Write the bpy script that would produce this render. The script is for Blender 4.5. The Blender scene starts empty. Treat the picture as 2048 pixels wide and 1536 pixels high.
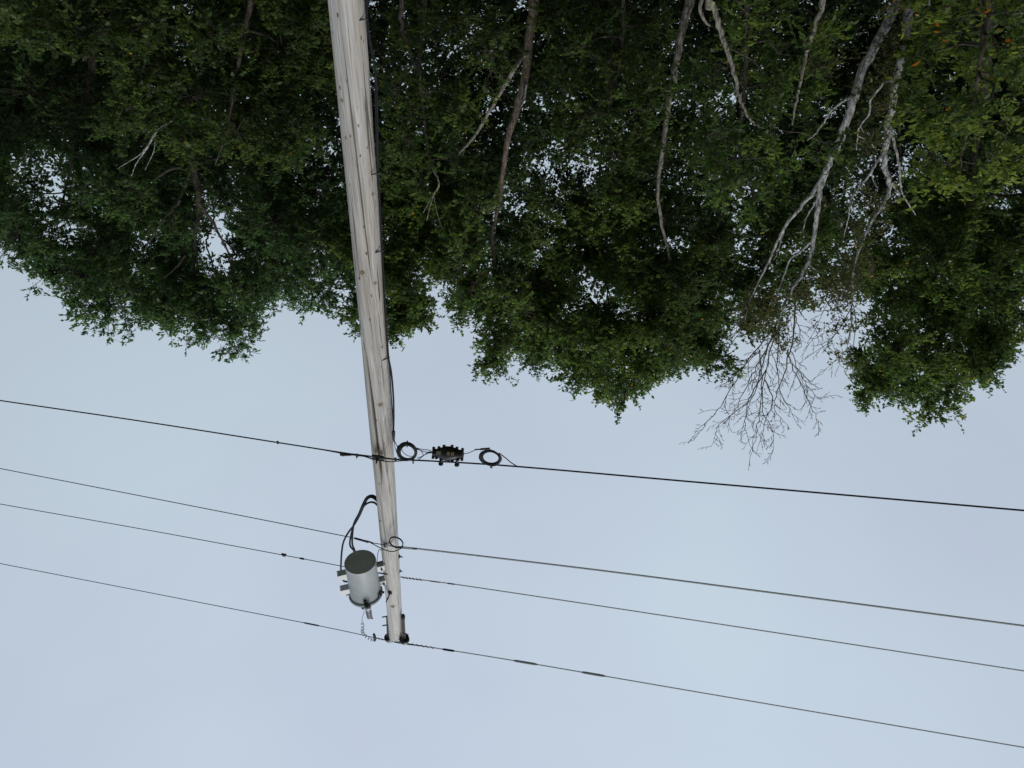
import bpy, math, random
import numpy as np
from mathutils import Vector, Matrix

# ------------------------------------------------------------------ camera
SC = bpy.context.scene
F, TH, CAMZ = 1480.0, math.radians(35.6), 1.6
CT, ST = math.cos(TH), math.sin(TH)
cam_d = bpy.data.cameras.new('camera')
cam = bpy.data.objects.new('camera', cam_d)
SC.collection.objects.link(cam)
cam_d.sensor_fit = 'HORIZONTAL'
cam_d.sensor_width = 36.0
cam_d.lens = F / 2048 * 36.0
cam_d.clip_start, cam_d.clip_end = 0.05, 2000
# the phone was held upside down: the camera looks up at 35.6 degrees and is rolled half a turn
cam.matrix_world = (Matrix.Translation((0, 0, CAMZ)) @ Matrix.Rotation(math.radians(90) + TH, 4, 'X')
                    @ Matrix.Rotation(math.pi, 4, 'Z'))
SC.camera = cam

# ------------------------------------------------------------------ sky and sun
SUN_EL, SUN_AZ = math.radians(52), math.radians(200)      # azimuth clockwise from +Y: behind the camera
world = bpy.data.worlds.new('World'); SC.world = world; world.use_nodes = True
nt = world.node_tree; nt.nodes.clear()
def wn(t, **k):
    n = nt.nodes.new(t)
    for a, b in k.items(): setattr(n, a, b)
    return n
w_out = wn('ShaderNodeOutputWorld'); w_bg = wn('ShaderNodeBackground')
w_sky = wn('ShaderNodeTexSky', sky_type='NISHITA', sun_disc=False, sun_elevation=SUN_EL, sun_rotation=SUN_AZ,
           air_density=1.0, dust_density=3.0, ozone_density=1.0)
w_bg.inputs['Strength'].default_value = 0.1
w_tc = wn('ShaderNodeTexCoord'); w_map = wn('ShaderNodeMapping'); w_map.inputs['Scale'].default_value = (1.0, 1.0, 1.6)
w_no = wn('ShaderNodeTexNoise'); w_no.inputs['Scale'].default_value = 1.7; w_no.inputs['Detail'].default_value = 5
w_no.inputs['Roughness'].default_value = 0.45
w_rp = wn('ShaderNodeValToRGB')
w_rp.color_ramp.elements[0].position = 0.36; w_rp.color_ramp.elements[0].color = (4.95, 5.62, 6.82, 1)
w_rp.color_ramp.elements[1].position = 0.66; w_rp.color_ramp.elements[1].color = (5.44, 6.42, 7.34, 1)
w_mx = wn('ShaderNodeMix', data_type='RGBA'); w_mx.inputs['Factor'].default_value = 0.93     # thin overcast over the clear sky
L = nt.links.new
L(w_tc.outputs['Generated'], w_map.inputs['Vector']); L(w_map.outputs['Vector'], w_no.inputs['Vector'])
L(w_no.outputs['Fac'], w_rp.inputs['Fac'])
w_sep = wn('ShaderNodeSeparateXYZ'); w_z = wn('ShaderNodeMath', operation='MULTIPLY_ADD')      # overcast: brighter towards the zenith
w_z.inputs[1].default_value = .40; w_z.inputs[2].default_value = .765
w_mul = wn('ShaderNodeVectorMath', operation='SCALE')
L(w_tc.outputs['Generated'], w_sep.inputs['Vector']); L(w_sep.outputs['Z'], w_z.inputs[0])
L(w_rp.outputs['Color'], w_mul.inputs[0]); L(w_z.outputs[0], w_mul.inputs['Scale'])
L(w_sky.outputs['Color'], w_mx.inputs['A']); L(w_mul.outputs['Vector'], w_mx.inputs['B'])
L(w_mx.outputs['Result'], w_bg.inputs['Color']); L(w_bg.outputs['Background'], w_out.inputs['Surface'])

sun_d = bpy.data.lights.new('sun', 'SUN'); sun_d.energy = 1.5; sun_d.angle = math.radians(25); sun_d.color = (1.0, 0.96, 0.90)
sun = bpy.data.objects.new('sun', sun_d); SC.collection.objects.link(sun)
sv = Vector((math.sin(SUN_AZ) * math.cos(SUN_EL), math.cos(SUN_AZ) * math.cos(SUN_EL), math.sin(SUN_EL)))
sun.rotation_euler = sv.to_track_quat('Z', 'Y').to_euler()
sun.location = sv * 40
vs = SC.view_settings
vs.view_transform = 'Standard'; vs.look = 'None'; vs.exposure = 0.0; vs.gamma = 1.0; vs.use_curve_mapping = False

# ------------------------------------------------------------------ helpers
rng = np.random.default_rng(11); random.seed(11)
COL = SC.collection
CAMP = np.array([0, 0, CAMZ])
def ray(x, y):                       # viewing ray of a point in the 2048 x 1536 photograph
    a, b = (1024 - x) / F, (y - 768) / F
    return np.array([a, CT - b * ST, ST + b * CT])
def P(x, y, Y=6.0):                  # where that ray reaches distance Y in front of the viewer
    d = ray(x, y); return CAMP + d * (Y / d[1])
LM = 0.208                           # the line of wires runs obliquely: Y grows by LM per metre of X
def W(x, y, off=0.0, X0=1.46):       # where the ray meets the vertical plane of the wires
    d = ray(x, y); t = (6.0 + off - LM * X0) / (d[1] - LM * d[0]); return CAMP + d * t
LDIR = np.array([1, LM, 0]) / math.hypot(1, LM)

class MB:
    def __init__(self): self.v = []; self.f = []; self.n = 0
    def add(self, v, f):
        v = np.asarray(v, float).reshape(-1, 3); self.v.append(v)
        self.f += [tuple(i + self.n for i in q) for q in f]; self.n += len(v); return self
    def tube(self, pts, r, sides=8, caps=True):
        pts = np.asarray(pts, float); n = len(pts)
        r = np.full(n, r, float) if np.isscalar(r) else np.asarray(r, float)
        tg = np.gradient(pts, axis=0); tg /= np.linalg.norm(tg, axis=1)[:, None] + 1e-12
        ref = np.array([0, 0, 1.0]) if abs(tg[0][2]) < .8 else np.array([1.0, 0, 0])
        u = np.cross(tg[0], ref); u /= np.linalg.norm(u)
        an = np.arange(sides) * 2 * math.pi / sides; V = []
        for i in range(n):
            u = u - tg[i] * np.dot(u, tg[i]); u /= np.linalg.norm(u) + 1e-12
            w = np.cross(tg[i], u)
            V.append(pts[i] + r[i] * (np.cos(an)[:, None] * u + np.sin(an)[:, None] * w))
        f = [(i * sides + k, i * sides + (k + 1) % sides, (i + 1) * sides + (k + 1) % sides, (i + 1) * sides + k)
             for i in range(n - 1) for k in range(sides)]
        if caps: f += [tuple(range(sides))[::-1], tuple((n - 1) * sides + k for k in range(sides))]
        return self.add(np.concatenate(V), f)
    def lathe(self, p0, axis, prof, sides=24, closed=True):      # prof: (distance along the axis, radius)
        p0 = np.asarray(p0, float); ax = np.asarray(axis, float); ax /= np.linalg.norm(ax)
        ref = np.array([0, 0, 1.0]) if abs(ax[2]) < .8 else np.array([1.0, 0, 0])
        u = np.cross(ax, ref); u /= np.linalg.norm(u); w = np.cross(ax, u)
        an = np.arange(sides) * 2 * math.pi / sides
        V = [p0 + ax * h + r * (np.cos(an)[:, None] * u + np.sin(an)[:, None] * w) for h, r in prof]; n = len(prof)
        f = [(i * sides + k, i * sides + (k + 1) % sides, (i + 1) * sides + (k + 1) % sides, (i + 1) * sides + k)
             for i in range(n - 1) for k in range(sides)]
        if closed: f += [tuple(range(sides))[::-1], tuple((n - 1) * sides + k for k in range(sides))]
        return self.add(np.concatenate(V), f)
    def box(self, c, ax, ay, az, bev=0.0):                      # half-axis vectors; chamfered long edges
        c, ax, ay, az = (np.asarray(q, float) for q in (c, ax, ay, az))
        if bev <= 0:
            V = [c + sx * ax + sy * ay + sz * az for sz in (-1, 1) for sx, sy in ((-1, -1), (1, -1), (1, 1), (-1, 1))]
            return self.add(V, [(3, 2, 1, 0), (4, 5, 6, 7), (0, 1, 5, 4), (1, 2, 6, 5), (2, 3, 7, 6), (3, 0, 4, 7)])
        e = 1 - bev; ring = [(-1, -e), (-e, -1), (e, -1), (1, -e), (1, e), (e, 1), (-e, 1), (-1, e)]
        V = [c + sx * ax + sy * ay + sz * az for sz in (-1, 1) for sx, sy in ring]
        return self.add(V, [tuple(range(8))[::-1], tuple(range(8, 16))] + [(k, (k + 1) % 8, 8 + (k + 1) % 8, 8 + k) for k in range(8)])
    def build(self, name, mat, parent=None, smooth=True, ang=38):
        me = bpy.data.meshes.new(name)
        me.from_pydata(np.concatenate(self.v).tolist(), [], self.f); me.update()
        if smooth:
            me.shade_smooth(); me.set_sharp_from_angle(angle=math.radians(ang))
        o = bpy.data.objects.new(name, me); COL.objects.link(o)
        if mat: me.materials.append(mat)
        if parent is not None:
            o.parent = parent; o.matrix_parent_inverse = Matrix.Translation(parent.location).inverted()
        return o

def empty(name, loc, label=None, cat=None, group=None):
    o = bpy.data.objects.new(name, None); o.empty_display_size = .2
    o.location = [float(q) for q in loc]; COL.objects.link(o)
    return tag(o, label, cat, group)
def tag(o, label=None, cat=None, group=None, kind=None):
    for k, q in (('label', label), ('category', cat), ('group', group), ('kind', kind)):
        if q: o[k] = q
    return o
def smooth_path(pts, per=8):
    pts = [np.asarray(p, float) for p in pts]
    q = [2 * pts[0] - pts[1]] + pts + [2 * pts[-1] - pts[-2]]; out = []
    for i in range(1, len(q) - 2):
        p0, p1, p2, p3 = q[i - 1:i + 3]
        for t in np.arange(per) / per:
            out.append(.5 * (2 * p1 + (p2 - p0) * t + (2 * p0 - 5 * p1 + 4 * p2 - p3) * t * t + (3 * p1 - p0 - 3 * p2 + p3) * t ** 3))
    return np.array(out + [pts[-1]])
def unit(v): v = np.asarray(v, float); return v / (np.linalg.norm(v, axis=-1, keepdims=True) + 1e-9)

# ------------------------------------------------------------------ materials
def mat(name, col=(.5, .5, .5), rough=.6, metal=0.0, spec=.5, vary=0.0, scale=8.0):
    m = bpy.data.materials.new(name); m.use_nodes = True
    t = m.node_tree; b = t.nodes['Principled BSDF']
    b.inputs['Base Color'].default_value = (*col, 1); b.inputs['Roughness'].default_value = rough
    b.inputs['Metallic'].default_value = metal; b.inputs['Specular IOR Level'].default_value = spec
    if vary > 0:
        tc = t.nodes.new('ShaderNodeTexCoord'); n = t.nodes.new('ShaderNodeTexNoise')
        n.inputs['Scale'].default_value = scale; n.inputs['Detail'].default_value = 6
        r = t.nodes.new('ShaderNodeValToRGB')
        r.color_ramp.elements[0].position = .3; r.color_ramp.elements[1].position = .7
        r.color_ramp.elements[0].color = tuple(c * (1 - vary) for c in col) + (1,)
        r.color_ramp.elements[1].color = tuple(min(1, c * (1 + vary)) for c in col) + (1,)
        t.links.new(tc.outputs['Object'], n.inputs['Vector']); t.links.new(n.outputs['Fac'], r.inputs['Fac'])
        t.links.new(r.outputs['Color'], b.inputs['Base Color'])
    return m
M = {
    'black': mat('black_cable_jacket', (.012, .013, .016), .55, spec=.25, vary=.3, scale=30),
    'plastic': mat('black_plastic', (.014, .014, .016), .45, vary=.3, scale=20),
    'steel': mat('dark_galvanised_steel', (.055, .05, .047), .55, .3, vary=.4, scale=40),
    'rust': mat('rusty_brown_steel', (.13, .095, .075), .7, .1, vary=.4, scale=40),
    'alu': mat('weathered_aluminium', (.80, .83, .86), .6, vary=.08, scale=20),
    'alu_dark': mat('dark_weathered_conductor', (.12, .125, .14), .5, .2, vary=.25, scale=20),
    'paint': mat('light_grey_tank_paint', (.60, .63, .635), .42, vary=.07, scale=7),
    'rim': mat('grey_lid_paint', (.26, .285, .29), .5, vary=.15, scale=14),
    'porcelain': mat('grey_porcelain', (.11, .117, .125), .5, vary=.1),
    'white': mat('white_porcelain', (.78, .79, .78), .3),
    'cream': mat('cream_label', (.62, .52, .30), .6, vary=.15, scale=60),
    'orange': mat('orange_label', (.62, .32, .06), .6),
    'tubebrown': mat('brown_plastic_tube', (.07, .045, .035), .5),
    'dead': None,
}

def bark_material(name, dark, light, lichen, lich_amt):
    m = bpy.data.materials.new(name); m.use_nodes = True
    t = m.node_tree; b = t.nodes['Principled BSDF']; N = t.nodes.new; K = t.links.new
    b.inputs['Roughness'].default_value = .9; b.inputs['Specular IOR Level'].default_value = .2
    tc = N('ShaderNodeTexCoord'); mp = N('ShaderNodeMapping'); mp.inputs['Scale'].default_value = (1, 1, .35)
    n1 = N('ShaderNodeTexNoise'); n1.inputs['Scale'].default_value = 26; n1.inputs['Detail'].default_value = 7; n1.inputs['Roughness'].default_value = .7
    r1 = N('ShaderNodeValToRGB'); r1.color_ramp.elements[0].position = .42; r1.color_ramp.elements[1].position = .58
    r1.color_ramp.elements[0].color = (*dark, 1); r1.color_ramp.elements[1].color = (*light, 1)
    n2 = N('ShaderNodeTexNoise'); n2.inputs['Scale'].default_value = 7; n2.inputs['Detail'].default_value = 8; n2.inputs['Roughness'].default_value = .75
    r2 = N('ShaderNodeValToRGB'); r2.color_ramp.elements[0].position = .62 - lich_amt; r2.color_ramp.elements[1].position = .70 - lich_amt
    mx = N('ShaderNodeMix'); mx.data_type = 'RGBA'; mx.inputs['B'].default_value = (*lichen, 1)
    bp = N('ShaderNodeBump'); bp.inputs['Strength'].default_value = .6; bp.inputs['Distance'].default_value = .01
    K(tc.outputs['Object'], mp.inputs['Vector']); K(mp.outputs['Vector'], n1.inputs['Vector']); K(tc.outputs['Object'], n2.inputs['Vector'])
    K(n1.outputs['Fac'], r1.inputs['Fac']); K(n2.outputs['Fac'], r2.inputs['Fac'])
    K(r1.outputs['Color'], mx.inputs['A']); K(r2.outputs['Color'], mx.inputs['Factor']); K(mx.outputs['Result'], b.inputs['Base Color'])
    K(n1.outputs['Fac'], bp.inputs['Height']); K(bp.outputs['Normal'], b.inputs['Normal'])
    return m
M['bark'] = bark_material('dark_bark', (.03, .025, .02), (.095, .08, .066), (.15, .145, .11), .05)
M['alu_mid'] = mat('grey_aluminium', (.36, .38, .42), .6, vary=.12, scale=20)
M['bark_brown'] = bark_material('brown_bark', (.085, .06, .045), (.23, .18, .14), (.28, .27, .20), .06)
M['dead'] = bark_material('pale_dead_bark', (.13, .125, .115), (.56, .545, .52), (.60, .60, .55), .05)
M['mottled'] = bark_material('mottled_bark', (.06, .05, .04), (.27, .245, .21), (.33, .33, .27), .04)
M['deadtwig'] = bark_material('grey_brown_twig', (.045, .035, .03), (.11, .09, .075), (.20, .20, .12), .02)
M['lichen'] = bark_material('lichened_dead_wood', (.10, .085, .07), (.30, .28, .235), (.27, .29, .16), .07)

def leaf_material(name, gloss=.3):
    m = bpy.data.materials.new(name); m.use_nodes = True
    t = m.node_tree; t.nodes.clear(); N = t.nodes.new; K = t.links.new
    o = N('ShaderNodeOutputMaterial'); at = N('ShaderNodeAttribute'); at.attribute_name = 'leafcol'
    b = N('ShaderNodeBsdfPrincipled'); b.inputs['Roughness'].default_value = .42; b.inputs['Specular IOR Level'].default_value = gloss
    tr = N('ShaderNodeBsdfTranslucent'); hs = N('ShaderNodeHueSaturation')
    hs.inputs['Saturation'].default_value = 1.05; hs.inputs['Value'].default_value = 2.3; hs.inputs['Hue'].default_value = .492
    mx = N('ShaderNodeMixShader'); mx.inputs['Fac'].default_value = .48
    K(at.outputs['Color'], b.inputs['Base Color']); K(at.outputs['Color'], hs.inputs['Color']); K(hs.outputs['Color'], tr.inputs['Color'])
    K(b.outputs['BSDF'], mx.inputs[1]); K(tr.outputs['BSDF'], mx.inputs[2]); K(mx.outputs['Shader'], o.inputs['Surface'])
    return m
M['leaf'] = leaf_material('leaf', .3)

# ------------------------------------------------------------------ ground
def ground_material():
    m = mat('rough_grass_ground', (.055, .065, .032), .95, vary=.5, scale=.6)
    return m
gb = MB(); g = 24; xs = np.concatenate([[-900, -300, -100], np.linspace(-40, 40, g), [100, 300, 900]])
gv = [(x, y, .25 * math.sin(x * .11) * math.sin(y * .13) if abs(x) < 60 and 9 < y < 60 else 0.0) for y in xs for x in xs]
n_ = len(xs)
gb.add(gv, [(j * n_ + i, j * n_ + i + 1, (j + 1) * n_ + i + 1, (j + 1) * n_ + i) for j in range(n_ - 1) for i in range(n_ - 1)])
tag(gb.build('ground', ground_material()), kind='structure')

rd = MB(); sd = np.array([-LM, 1, 0]) / math.hypot(1, LM)
for k0, k1 in ((-6.2, 3.6),):
    rd.add([np.array([0, 0, .004]) + LDIR * a_ + sd * b_ for a_, b_ in ((-300, k0), (300, k0), (300, k1), (-300, k1))], [(0, 1, 2, 3)])
tag(rd.build('road', mat('worn_asphalt', (.055, .055, .056), .9, vary=.25, scale=6)), kind='structure')
for b_, nm in ((-6.0, 0), (3.4, 1)):
    ln = MB(); ln.add([np.array([0, 0, .008]) + LDIR * a_ + sd * (b_ + e_) for a_, e_ in ((-300, -.05), (300, -.05), (300, .05), (-300, .05))], [(0, 1, 2, 3)])
    tag(ln.build('road_marking', mat('worn_white_paint', (.6, .6, .57), .8, vary=.2, scale=5)), kind='structure')
# ------------------------------------------------------------------ utility pole
PC = [(692.5, 0), (711, 230), (731, 460), (745.8, 640), (757, 780), (765.5, 900), (772.5, 1000), (780.5, 1110), (787.5, 1200), (791.5, 1272)]
pc3 = np.array([P(x, y, 6.0) for x, y in PC])
base = pc3[0] + (pc3[0] - pc3[1]) * (pc3[0][2] / (pc3[1][2] - pc3[0][2])); base[2] = -0.3
pz = np.concatenate([[base[2]], pc3[:, 2]]); px = np.concatenate([[base[0]], pc3[:, 0]])
TOPZ = pc3[-1][2]
pfit = np.polyfit(pz, px, 3)
def pole_c(z): return np.array([np.polyval(pfit, z), 6.0, z])
def pole_r(z): return float(np.interp(z, [-.3, 2.46, 6, 8, 9, TOPZ], [.141, .129, .122, .104, .097, .089]))
def zat(y): return P(745, y, 6.0)[2]
pole = empty('utility_pole', (pole_c(0)[0], 6.0, 0), 'weathered grey wooden utility pole carrying wires and a transformer', 'utility pole')
NS = 168; zs = np.concatenate([np.linspace(-.3, 2.2, 30), np.arange(2.24, TOPZ - .004, .022), [TOPZ - .012, TOPZ]])
th = np.arange(NS) * 2 * math.pi / NS
checks = []
for k in range(34):
    checks.append((random.uniform(0, 2 * math.pi), random.uniform(.5, TOPZ - .6), random.uniform(.35, 1.3), random.uniform(.002, .007), random.uniform(-.12, .12)))
V = []; G = []
gz0, gz1 = zat(640), zat(918)
for z in zs:
    c = pole_c(z); r = pole_r(z)
    dr = .0022 * np.sin(3 * th + z * 1.1) + .0016 * np.sin(7 * th - z * .7) + .0008 * np.sin(31 * th + .4 * np.sin(z * 3)) + .0006 * np.sin(53 * th + z * .5)
    for t0, zc, hl, dep, drift in checks:
        s = 1 - ((z - zc) / hl) ** 2
        if s > 0:
            d = (th - t0 - drift * (z - zc) + math.pi) % (2 * math.pi) - math.pi
            dr = dr - dep * s * np.exp(-(d * r / .004) ** 2)
    gr = np.zeros(NS)
    if gz0 - .1 < z < gz1 + .3:                 # the long open check that winds from the side to the front
        q = (z - gz0) / (gz1 - gz0); t0 = math.radians(np.interp(q, [-.1, 0, .215, .5, .8, 1, 1.3], [-6, -17, -46, -61, -67, -75, -80]))
        s = np.interp(q, [-.08, .12, .6, 1.0, 1.16], [0, .6, 1, 1, 0])
        d = (th - t0 + math.pi) % (2 * math.pi) - math.pi
        g0 = s * np.where(d > 0, np.exp(-(d * r / .013) ** 2), np.exp(-(d * r / .024) ** 2)); dr = dr - .036 * g0; gr = g0
    topk = 1.0 if z < TOPZ - .01 else .96
    V.append(np.stack([c[0] + (r + dr) * topk * np.cos(th), 6.0 + (r + dr) * topk * np.sin(th), np.full(NS, z)], 1)); G.append(gr)
# split, uneven top rim
V[-1][:, 2] += .008 * np.sin(5 * th) + .006 * np.sin(13 * th + 1); V[-2][:, 2] += .006 * np.sin(5 * th)
pb = MB(); nr = len(zs)
V.append(np.array([[pole_c(TOPZ)[0], 6.0, TOPZ + .004]])); 
pf = [(i * NS + k, i * NS + (k + 1) % NS, (i + 1) * NS + (k + 1) % NS, (i + 1) * NS + k) for i in range(nr - 1) for k in range(NS)]
pf += [((nr - 1) * NS + k, (nr - 1) * NS + (k + 1) % NS, nr * NS) for k in range(NS)]
pb.add(np.concatenate(V), pf)

def pole_material(knots):
    m = bpy.data.materials.new('weathered_pole_wood'); m.use_nodes = True
    t = m.node_tree; b = t.nodes['Principled BSDF']; N = t.nodes.new; K = t.links.new
    b.inputs['Roughness'].default_value = .85; b.inputs['Specular IOR Level'].default_value = .25
    tc = N('ShaderNodeTexCoord')
    def mapped(s):
        q = N('ShaderNodeMapping'); q.inputs['Scale'].default_value = s; K(tc.outputs['Object'], q.inputs['Vector']); return q.outputs['Vector']
    def noise(vec, sc, det=5, ro=.6, dist=0):
        n = N('ShaderNodeTexNoise'); n.inputs['Scale'].default_value = sc; n.inputs['Detail'].default_value = det
        n.inputs['Roughness'].default_value = ro; n.inputs['Distortion'].default_value = dist; K(vec, n.inputs['Vector']); return n.outputs['Fac']
    def ramp(fac, a, c0, bb, c1):
        r = N('ShaderNodeValToRGB'); e = r.color_ramp.elements
        e[0].position = a; e[0].color = (*c0, 1); e[1].position = bb; e[1].color = (*c1, 1); K(fac, r.inputs['Fac']); return r.outputs['Color']
    def mix(fac, A, B, mode='MIX'):
        x = N('ShaderNodeMix'); x.data_type = 'RGBA'; x.blend_type = mode
        for s, q in ((x.inputs['Factor'], fac), (x.inputs['A'], A), (x.inputs['B'], B)):
            if isinstance(q, (int, float)): s.default_value = q
            elif isinstance(q, tuple): s.default_value = (*q, 1)
            else: K(q, s)
        return x.outputs['Result']
    grain = noise(mapped((1, 1, .03)), 75, 6, .65, .3)
    base = ramp(grain, .30, (.37, .335, .295), .68, (.82, .785, .735))
    tone = noise(mapped((1, 1, .18)), 5.5, 4, .55)
    base = mix(ramp(tone, .42, (0, 0, 0), .70, (.55, .55, .55)), base, (.50, .41, .33))
    g2 = noise(mapped((1, 1, .022)), 30, 4, .6, .2)
    base = mix(ramp(g2, .36, (.42, .42, .42), .50, (0, 0, 0)), base, (.25, .215, .18))
    tone2 = noise(mapped((1, 1, .10)), 14, 4, .6)
    base = mix(ramp(tone2, .50, (0, 0, 0), .72, (.5, .5, .5)), base, (.70, .69, .69))
    crack = noise(mapped((1, 1, .012)), 34, 3, .5, .15)
    cr = ramp(crack, .375, (1, 1, 1), .405, (0, 0, 0))
    base = mix(cr, base, (.17, .15, .125))
    crack2 = noise(mapped((1, 1, .03)), 90, 3, .5, .2)
    base = mix(ramp(crack2, .33, (.45, .45, .45), .37, (0, 0, 0)), base, (.11, .09, .075))
    vo = N('ShaderNodeTexVoronoi'); vo.inputs['Scale'].default_value = 21; vo.inputs['Randomness'].default_value = 1; K(mapped((1, 1, .42)), vo.inputs['Vector'])
    pit = ramp(vo.outputs['Distance'], .13, (1, 1, 1), .19, (0, 0, 0))
    sel = ramp(noise(mapped((1, 1, .6)), 9, 2), .50, (0, 0, 0), .58, (.9, .9, .9))
    pm = N('ShaderNodeMath'); pm.operation = 'MULTIPLY'; K(pit, pm.inputs[0]); K(sel, pm.inputs[1])
    base = mix(pm.outputs[0], base, (.045, .037, .03))
    sz = N('ShaderNodeSeparateXYZ'); K(tc.outputs['Object'], sz.inputs['Vector'])          # lighter colour towards the top stands in for brightness against the sky
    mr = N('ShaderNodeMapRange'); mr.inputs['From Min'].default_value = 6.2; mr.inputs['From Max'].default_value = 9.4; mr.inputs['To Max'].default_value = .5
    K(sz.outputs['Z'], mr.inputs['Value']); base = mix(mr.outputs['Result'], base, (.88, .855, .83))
    for p, rad in knots:
        d = N('ShaderNodeVectorMath'); d.operation = 'DISTANCE'; d.inputs[1].default_value = tuple(p)
        sc = N('ShaderNodeMapping'); sc.inputs['Scale'].default_value = (1, 1, 1); K(tc.outputs['Object'], sc.inputs['Vector'])
        wob = N('ShaderNodeTexNoise'); wob.inputs['Scale'].default_value = 45; K(tc.outputs['Object'], wob.inputs['Vector'])
        K(sc.outputs['Vector'], d.inputs[0])
        ad = N('ShaderNodeMath'); ad.operation = 'MULTIPLY_ADD'; ad.inputs[1].default_value = .02; K(wob.outputs['Fac'], ad.inputs[0]); K(d.outputs['Value'], ad.inputs[2])
        halo = ramp(ad.outputs[0], rad * .9 + .010, (.6, .6, .6), rad * 2.3 + .010, (0, 0, 0)); base = mix(halo, base, (.40, .33, .26))
        ring = ramp(ad.outputs[0], rad * .72 + .010, (1, 1, 1), rad * 1.0 + .010, (0, 0, 0)); base = mix(ring, base, (.12, .095, .075))
        core = ramp(ad.outputs[0], rad * .40 + .010, (1, 1, 1), rad * .62 + .010, (0, 0, 0)); base = mix(core, base, (.30, .24, .18))
    ga = N('ShaderNodeAttribute'); ga.attribute_name = 'check'
    base = mix(ramp(ga.outputs['Fac'], .25, (0, 0, 0), .75, (.92, .92, .92)), base, (.085, .062, .045))
    K(base, b.inputs['Base Color'])
    bp = N('ShaderNodeBump'); bp.inputs['Strength'].default_value = .5; bp.inputs['Distance'].default_value = .006
    K(grain, bp.inputs['Height']); K(bp.outputs['Normal'], b.inputs['Normal'])
    return m
def on_pole(x, y):                     # the point of the pole's near side on a viewing ray
    d = ray(x, y); best = P(x, y, 6.0)
    for _ in range(6):
        c = pole_c(best[2]); r = pole_r(best[2])
        e = min(.98, abs(best[0] - c[0]) / r); best = P(x, y, 6.0 - r * math.sqrt(1 - e * e))
    return best
knots = [(on_pole(724.5, 545), .022), (on_pole(750.5, 566), .014), (on_pole(761, 809), .022), (on_pole(765, 694), .012),
         (on_pole(785.5, 1213), .022), (on_pole(684, 201), .014), (on_pole(746, 388), .014), (on_pole(760, 1041), .016)]
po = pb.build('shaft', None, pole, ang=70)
at = po.data.attributes.new('check', 'FLOAT', 'POINT')
gg = np.concatenate([np.concatenate(G), [0.0]]).astype(np.float32); at.data.foreach_set('value', gg)
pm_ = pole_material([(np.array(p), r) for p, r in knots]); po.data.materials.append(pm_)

def bolt(p, d, name='bolt', L=.03, r=.011, washer=.022, parent=pole, m='steel'):
    d = unit(d); b = MB()
    b.box(p + d * .004, *(np.array(q) * washer for q in _frame(d)), d * .004)
    b.lathe(p + d * .006, d, [(0, r), (.012, r), (.0125, r * .55), (L, r * .5)], 8)
    return b.build(name, M[m], parent, ang=30)
def _frame(d):
    ref = np.array([0, 0, 1.0]) if abs(d[2]) < .8 else np.array([1.0, 0, 0])
    u = unit(np.cross(d, ref)); return u, np.cross(d, u)

# pole hardware: bolts
def side_pt(y, sgn): 
    z = zat(y); c = pole_c(z); return c + np.array([sgn * pole_r(z), 0, 0])
bolt(side_pt(1113, -1), (-1, -.2, 0), L=.04, r=.014, washer=.02)
bolt(side_pt(1142, -1), (-1, -.2, 0), L=.03, r=.010, washer=.016)
bolt(on_pole(771, 1090.5), (.1, -1, 0), L=.03, r=.012, washer=.022)
p_b = on_pole(780, 1185); bolt(p_b, (.15, -1, 0), L=.10, r=.016, washer=.026)
MB().tube([p_b + [0, -.03, 0], p_b + [.02, -.10, -.01], p_b + [.028, -.14, .012]], .007, 8).build('bolt_shank', M['steel'], pole)

# pole-top brackets with insulators
def pole_top_bracket(x0, y0, x1, y1, Y, wpx, rd, studs):
    a, c = P(x0, y0, Y), P(x1, y1, Y)
    ax = c - a; L_ = np.linalg.norm(ax); ax /= L_
    br = MB(); wx = np.array([1, 0, 0]) * wpx; wy = np.array([0, 1, 0]) * .008
    br.box((a + c) / 2, wx, wy, ax * L_ / 2, .2)
    for s in (-1, 1): br.box((a + c) / 2 + s * wx * .82 + np.array([0, -.014, 0]), wx * .18, np.array([0, .012, 0]), ax * L_ * .49)
    o = br.build('pole_top_bracket', M['rust'], pole, ang=30)
    for y_, dx in studs:
        q = a + (c - a) * y_
        sb = MB(); sb.lathe(q, dx, [(0, .016), (.012, .016), (.013, .009), (.075, .008)], 8); sb.build('stud', M['steel'], o, ang=30)
    ins = MB(); up = np.array([0, 0, 1.0])
    ins.lathe(c - up * .01, up, [(0, .018), (.02, .022), (.03, rd * .72), (.036, rd), (.052, rd * 1.02), (.062, rd * .72), (.066, rd * .55), (.09, rd * .5), (.10, rd * .62), (.118, rd * .62), (.125, rd * .4)], 28)
    i_ = ins.build('insulator', M['plastic'], o)
    MB().lathe(c + up * .052, up, [(0, rd * 1.03), (.008, rd * 1.03), (.011, rd * .95)], 28).build('insulator_rim', M['white'], i_)
    return c + up * .115
ins_a = pole_top_bracket(775.5, 1232, 777, 1271, 6.0, .018, .060, [(.02, (1, -.15, 0)), (.45, (1, -.15, 0))])
ins_b = pole_top_bracket(806.2, 1236, 808, 1275, 5.93, .020, .066, [(.75, (-.7, -.4, 0))])
MB().lathe(P(806, 1233, 5.93), (0, -.3, 1), [(-.03, .018), (-.01, .028), (.02, .028), (.03, .016)], 12).build('bracket_cap', M['plastic'], pole)

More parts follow.
